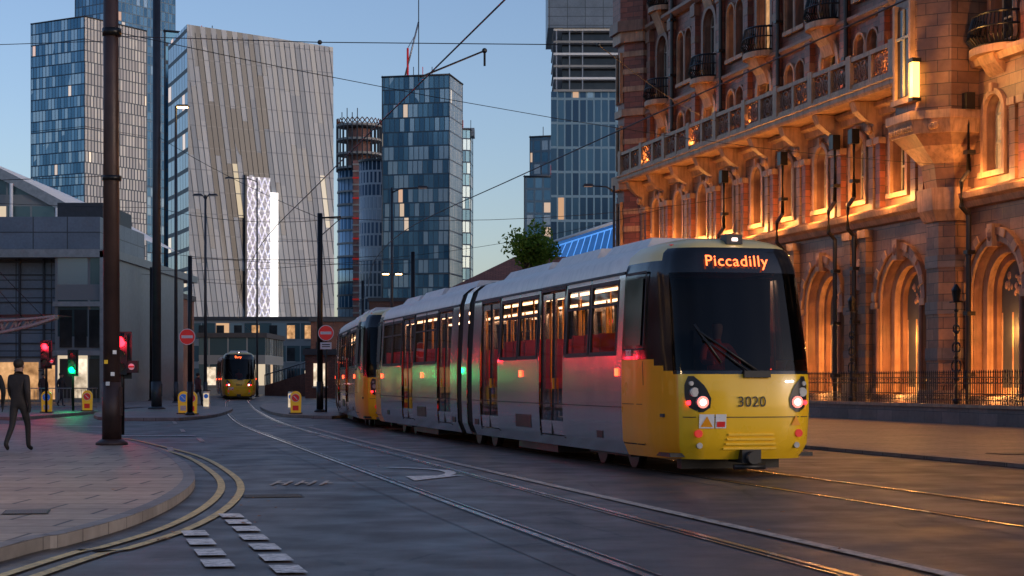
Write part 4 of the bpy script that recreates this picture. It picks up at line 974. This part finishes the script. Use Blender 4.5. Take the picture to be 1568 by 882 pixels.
def bollard(x,y,kind):
    mb=MB()
    if kind=='white':
        mb.prism(octo(0,0,.17),.1,.95,M_whitepaint,poly2=octo(0,0,.16)); mb.box(-.13,.13,-.18,-.165,.2,.85,E_shop); mb.tube([(0,-.18,.7),(0,-.19,.7)],.11,M_bluepaint,14); mb.prism(octo(0,0,.19),.95,1.0,M_black)
    else:
        mb.prism([(-.2,-.08),(.2,-.08),(.2,.08),(-.2,.08)],.1,.78,M_yelpaint,poly2=[(-.22,-.08),(.22,-.08),(.22,.08),(-.22,.08)])
        N=12; P=[(.22*math.cos(math.pi*i/N),.78+.25*math.sin(math.pi*i/N)) for i in range(N+1)]
        mb.face([(a,-.08,z) for a,z in P],M_yelpaint); mb.face([(a,.08,z) for a,z in P],M_yelpaint)
        for p,q in zip(P,P[1:]): mb.face([(p[0],-.08,p[1]),(q[0],-.08,q[1]),(q[0],.08,q[1]),(p[0],.08,p[1])],M_yelpaint)
        mb.tube([(0,-.08,.76),(0,-.095,.76)],.17,M_whitepaint,18); mb.tube([(0,-.095,.76),(0,-.1,.76)],.15,M_bluepaint if kind=='blue' else M_redpaint,18)
        M=Matrix.Translation((0,-.105,.76))@Matrix.Rotation(.8,4,'Y'); mb.box(-.1,.1,0,.004,-.02,.02,M_whitepaint,M)
        mb.box(-.12,.12,-.085,-.08,.25,.45,M_whitepaint if kind=='blue' else M_redpaint); mb.prism([(-.26,-.14),(.26,-.14),(.26,.14),(-.26,.14)],.1,.16,M_black)
    mb.build('bollard',None,(x,y,0))
bollard(-13.2,72.5,'blue'); bollard(-12.7,71.5,'red'); bollard(-8.75,73,'red'); bollard(-10.4,85,'white'); bollard(-18.6,79,'red'); bollard(-19.5,75.6,'blue'); bollard(-14.9,88,'white')
mb=MB()
for i in range(40):
    x=-26+i*.17; mb.tube([(x,84,.1),(x,84,1.05)],.012,M_galv,4,False)
for z in(.25,1.1): mb.tube([(-26,84,z),(-19.3,84,z)],.025,M_galv,6)
mb.build('guard_rail')
mb=MB(); P=smooth([(-19.6,60,3.0),(-17.5,60,3.0),(-16.1,60,3.25),(-15.15,60,3.55)],6); Q=smooth([(-19.6,60,3.6),(-17.5,60,3.45),(-16.1,60,3.5),(-15.15,60,3.6)],6)
for i in range(len(P)-1):
    for y in(59.85,60.15):
        mb.tube([(P[i].x,y,P[i].z),(P[i+1].x,y,P[i+1].z)],.06,M_conc,6); mb.tube([(Q[i].x,y,Q[i].z),(Q[i+1].x,y,Q[i+1].z)],.05,M_conc,6)
    mb.tube([(P[i].x,60,P[i].z),(Q[i+1].x,60,Q[i+1].z)],.04,M_conc,5)
    if i%2==0: mb.tube([P[i],Q[i]],.05,M_conc,5)
mb.tube([(-19.5,60.2,0),(-19.5,60.2,8)],.12,M_conc,10)
for k in range(5): mb.tube([(-19.5,60,7.6-k*.4),(-15.6-k*.7,60,3.58)],.012,M_wire,4,False)
mb.face([(-19.6,59.8,3.62),(-15.2,59.8,3.66),(-15.2,62.5,3.66),(-19.6,62.5,3.62)],M_conc)
mb.build('tram_stop_canopy')
# ---------------------------------------------------------------- OVERHEAD LINES
mb=MB()
def wire(a,b,r=.008,sag=.0,n=8):
    a=Vector(a);b=Vector(b); mb.tube([a+(b-a)*(i/n)-Vector((0,0,sag*4*(i/n)*(1-i/n))) for i in range(n+1)],r,M_wire,5,False)
for T,zz in((T1,6.05),(T2,6.1)):
    pts=[(p.x,p.y,zz) for p in T if p.y>5]; mb.tube(pts,.012,M_wire,6,False)
wire((-8.3,37.4,8.7),(16.9,66,9.3),.009,.5); wire((-8.3,37.4,8.5),(-40,40,9),.008,.3); wire((-8.3,37.4,5.7),(-40,46,6.6),.008,.3)
wire((-3.55,33.3,7.7),(1.6,33.3,7.65),.009); wire((1.6,33.3,7.65),(10.9,88,14),.008,.4); wire((-3.55,33.3,7.7),(-8.3,37.4,8.6),.009)
wire((-1.4,27.6,6.1),(-.45,29.5,6.85),.016); wire((-.45,29.5,6.85),(-.45,29.5,6.6),.02); wire((-1.45,28,7.6),(-1.45,28,6.1),.008)
wire((-8.2,77,8.4),(11,90,10.6),.012,.5); wire((-8.2,77,8.3),(-16.75,85,9.6),.012,.3); wire((-16.75,85,9.6),(-45,90,12),.012,.4); wire((-16.75,85,13),(-8.2,77,8.4),.012,.2)
wire((-12.5,70,6.2),(-5,70,6.3),.012,.1); wire((-5.5,100,8.4),(9,98,11),.012,.3); wire((-5.5,100,8.4),(-24,120,8.8),.014,.3); wire((-16.75,85,7.5),(-5.5,100,8),.012,.3)
wire((-24,120,8.5),(-45,112,10),.014); wire((-9.6,116,7.8),(-20.4,120,8),.014,.2); wire((-8.2,77,7.4),(-8.3,60,6.1),.01); wire((-8.3,37.4,11.4),(-30,30,11.2),.008,.2)
for c,r in(((-.45,29.5,6.85),.045),((1.6,33.3,7.65),.045),((-3.55,33.3,7.7),.045)): mb.ball(c,r,r,r,M_iron,8,5)
mb.build('overhead_wires',doubles=False)
# ---------------------------------------------------------------- PEOPLE
def walker(x,y,rz,seed,top=(.02,.021,.026),leg=(.018,.02,.03)):
    root=empty('pedestrian',(x,y,.12),rz)
    mt=zcol('clothes_%d'%seed,[(0,(.01,.01,.01)),(.045,leg),(.44,top),(.745,(.33,.2,.15)),(.825,(.02,.015,.012))])
    J=[(0,0,.93),(0,0,1.08),(0,-.01,1.28),(0,0,1.42),(0,-.01,1.5),(0,-.03,1.58),(0,-.02,1.67),
       (-.17,0,1.39),(-.23,.08,1.12),(-.22,.0,.9),(.17,0,1.39),(.23,-.08,1.12),(.21,-.2,.92),
       (-.09,-.01,.88),(-.1,-.16,.5),(-.1,-.18,.09),(-.1,-.32,.04),(.09,.01,.88),(.1,.06,.49),(.1,.3,.14),(.1,.2,.04)]
    E=[(0,1),(1,2),(2,3),(3,4),(4,5),(5,6),(2,7),(7,8),(8,9),(2,10),(10,11),(11,12),(0,13),(13,14),(14,15),(15,16),(0,17),(17,18),(18,19),(19,20)]
    Rr=[(.15,.11),(.14,.105),(.17,.12),(.07,.065),(.06,.065),(.09,.105),(.075,.085),(.075,.07),.052,.034,(.075,.07),.052,.034,.09,.06,.045,(.045,.035),.09,.06,.045,(.045,.035)]
    for hi,(hx,hy,hz) in((9,(-.22,0,.9)),(12,(.21,-.2,.92))):
        p=len(J); J.append((hx,hy-.02,hz-.07)); Rr.append((.036,.02)); E.append((hi,p))
        for k in range(4):
            q=len(J); J.append((hx,hy-.05+k*.02,hz-.13)); J.append((hx+.01*(1 if hx<0 else -1),hy-.05+k*.02,hz-.165-.01*(k in(1,2)))); Rr+= [.009,.008]; E+=[(p,q),(q,q+1)]
        q=len(J); J.append((hx,hy-.075,hz-.08)); Rr.append(.01); E.append((p,q))
    person_mesh('body',J,E,Rr,mt,root)
    h=MB(); hm=pbr('hair_%d'%seed,(.02,.014,.01),.7)
    h.ball((0,.005,1.655),.095,.112,.1,hm,12,8); fm=pbr('face_%d'%seed,(.33,.2,.15),.6)
    h.ball((0,-.13,1.6),.014,.022,.025,fm,6,5)
    for sx in(-1,1): h.ball((sx*.093,-.015,1.605),.012,.02,.03,fm,6,5); h.ball((sx*.032,-.117,1.63),.012,.008,.008,M_black,6,4)
    h.box(-.022,.022,-.127,-.115,1.56,1.566,M_seat)
    h.build('head_details',root)
walker(-9.3,34.0,math.radians(165),1,(.03,.022,.02),(.022,.018,.018)); walker(-10.0,34.6,math.radians(200),2,(.012,.012,.014)); walker(-26,100,.5,3,(.05,.03,.03)); walker(-16.2,93,2.5,4,(.1,.03,.03)); walker(-23,92,1.2,5)
mb=MB(); M_lit=pbr('dry_leaf',(.34,.13,.04),.7)
for i in range(80):
    y=R.uniform(14,34); x=R.choice([R.uniform(-3.2,-2.4),6.9-.233*(y-13.4)-3.7+R.uniform(-.2,.2),R.uniform(-7,6)])
    a=R.uniform(0,6.28); k=R.uniform(.03,.06); zz=.13 if x<-4.5 else .022
    mb.face([(x+k*math.cos(a+q*1.57)*(1 if q%2 else .5),y+k*math.sin(a+q*1.57)*(1 if q%2 else .5),zz+.008*(q%2)) for q in range(4)],M_lit)
mb.build('leaf_litter',doubles=False)
# ---------------------------------------------------------------- SKY, SUN, CAMERA
w=bpy.data.worlds.new('World'); scene.world=w; w.use_nodes=True; nt=w.node_tree; nt.nodes.clear()
g=G(nt); EL=math.radians(12); AZ=math.radians(118)
sky=g.n('ShaderNodeTexSky',sky_type='NISHITA',sun_disc=False,sun_elevation=EL,sun_rotation=AZ,air_density=1.,dust_density=1.,ozone_density=2.4)
tint=g.mix(1.,sky.outputs[0],(1.16,1.09,1.22,1),'MULTIPLY')
bg=g.n('ShaderNodeBackground',{0:tint,1:.145}); g.n('ShaderNodeOutputWorld',{0:bg.outputs[0]})
sl=bpy.data.lights.new('sun','SUN'); sl.energy=.38; sl.angle=math.radians(.5); sl.color=(1,.88,.8)
so=bpy.data.objects.new('sun',sl); scene.collection.objects.link(so)
d=Vector((math.sin(AZ)*math.cos(EL),math.cos(AZ)*math.cos(EL),math.sin(EL))); so.rotation_euler=d.to_track_quat('Z','Y').to_euler()
cam=bpy.data.cameras.new('camera'); co=bpy.data.objects.new('camera',cam); scene.collection.objects.link(co)
co.location=(0,0,1.45); co.rotation_euler=(math.radians(90),0,0); cam.lens=63.4; cam.sensor_width=36; cam.shift_y=.0906; cam.clip_end=5000; cam.clip_start=.1
scene.camera=co
scene.view_settings.view_transform='Standard'; scene.view_settings.look='None'; scene.view_settings.exposure=0
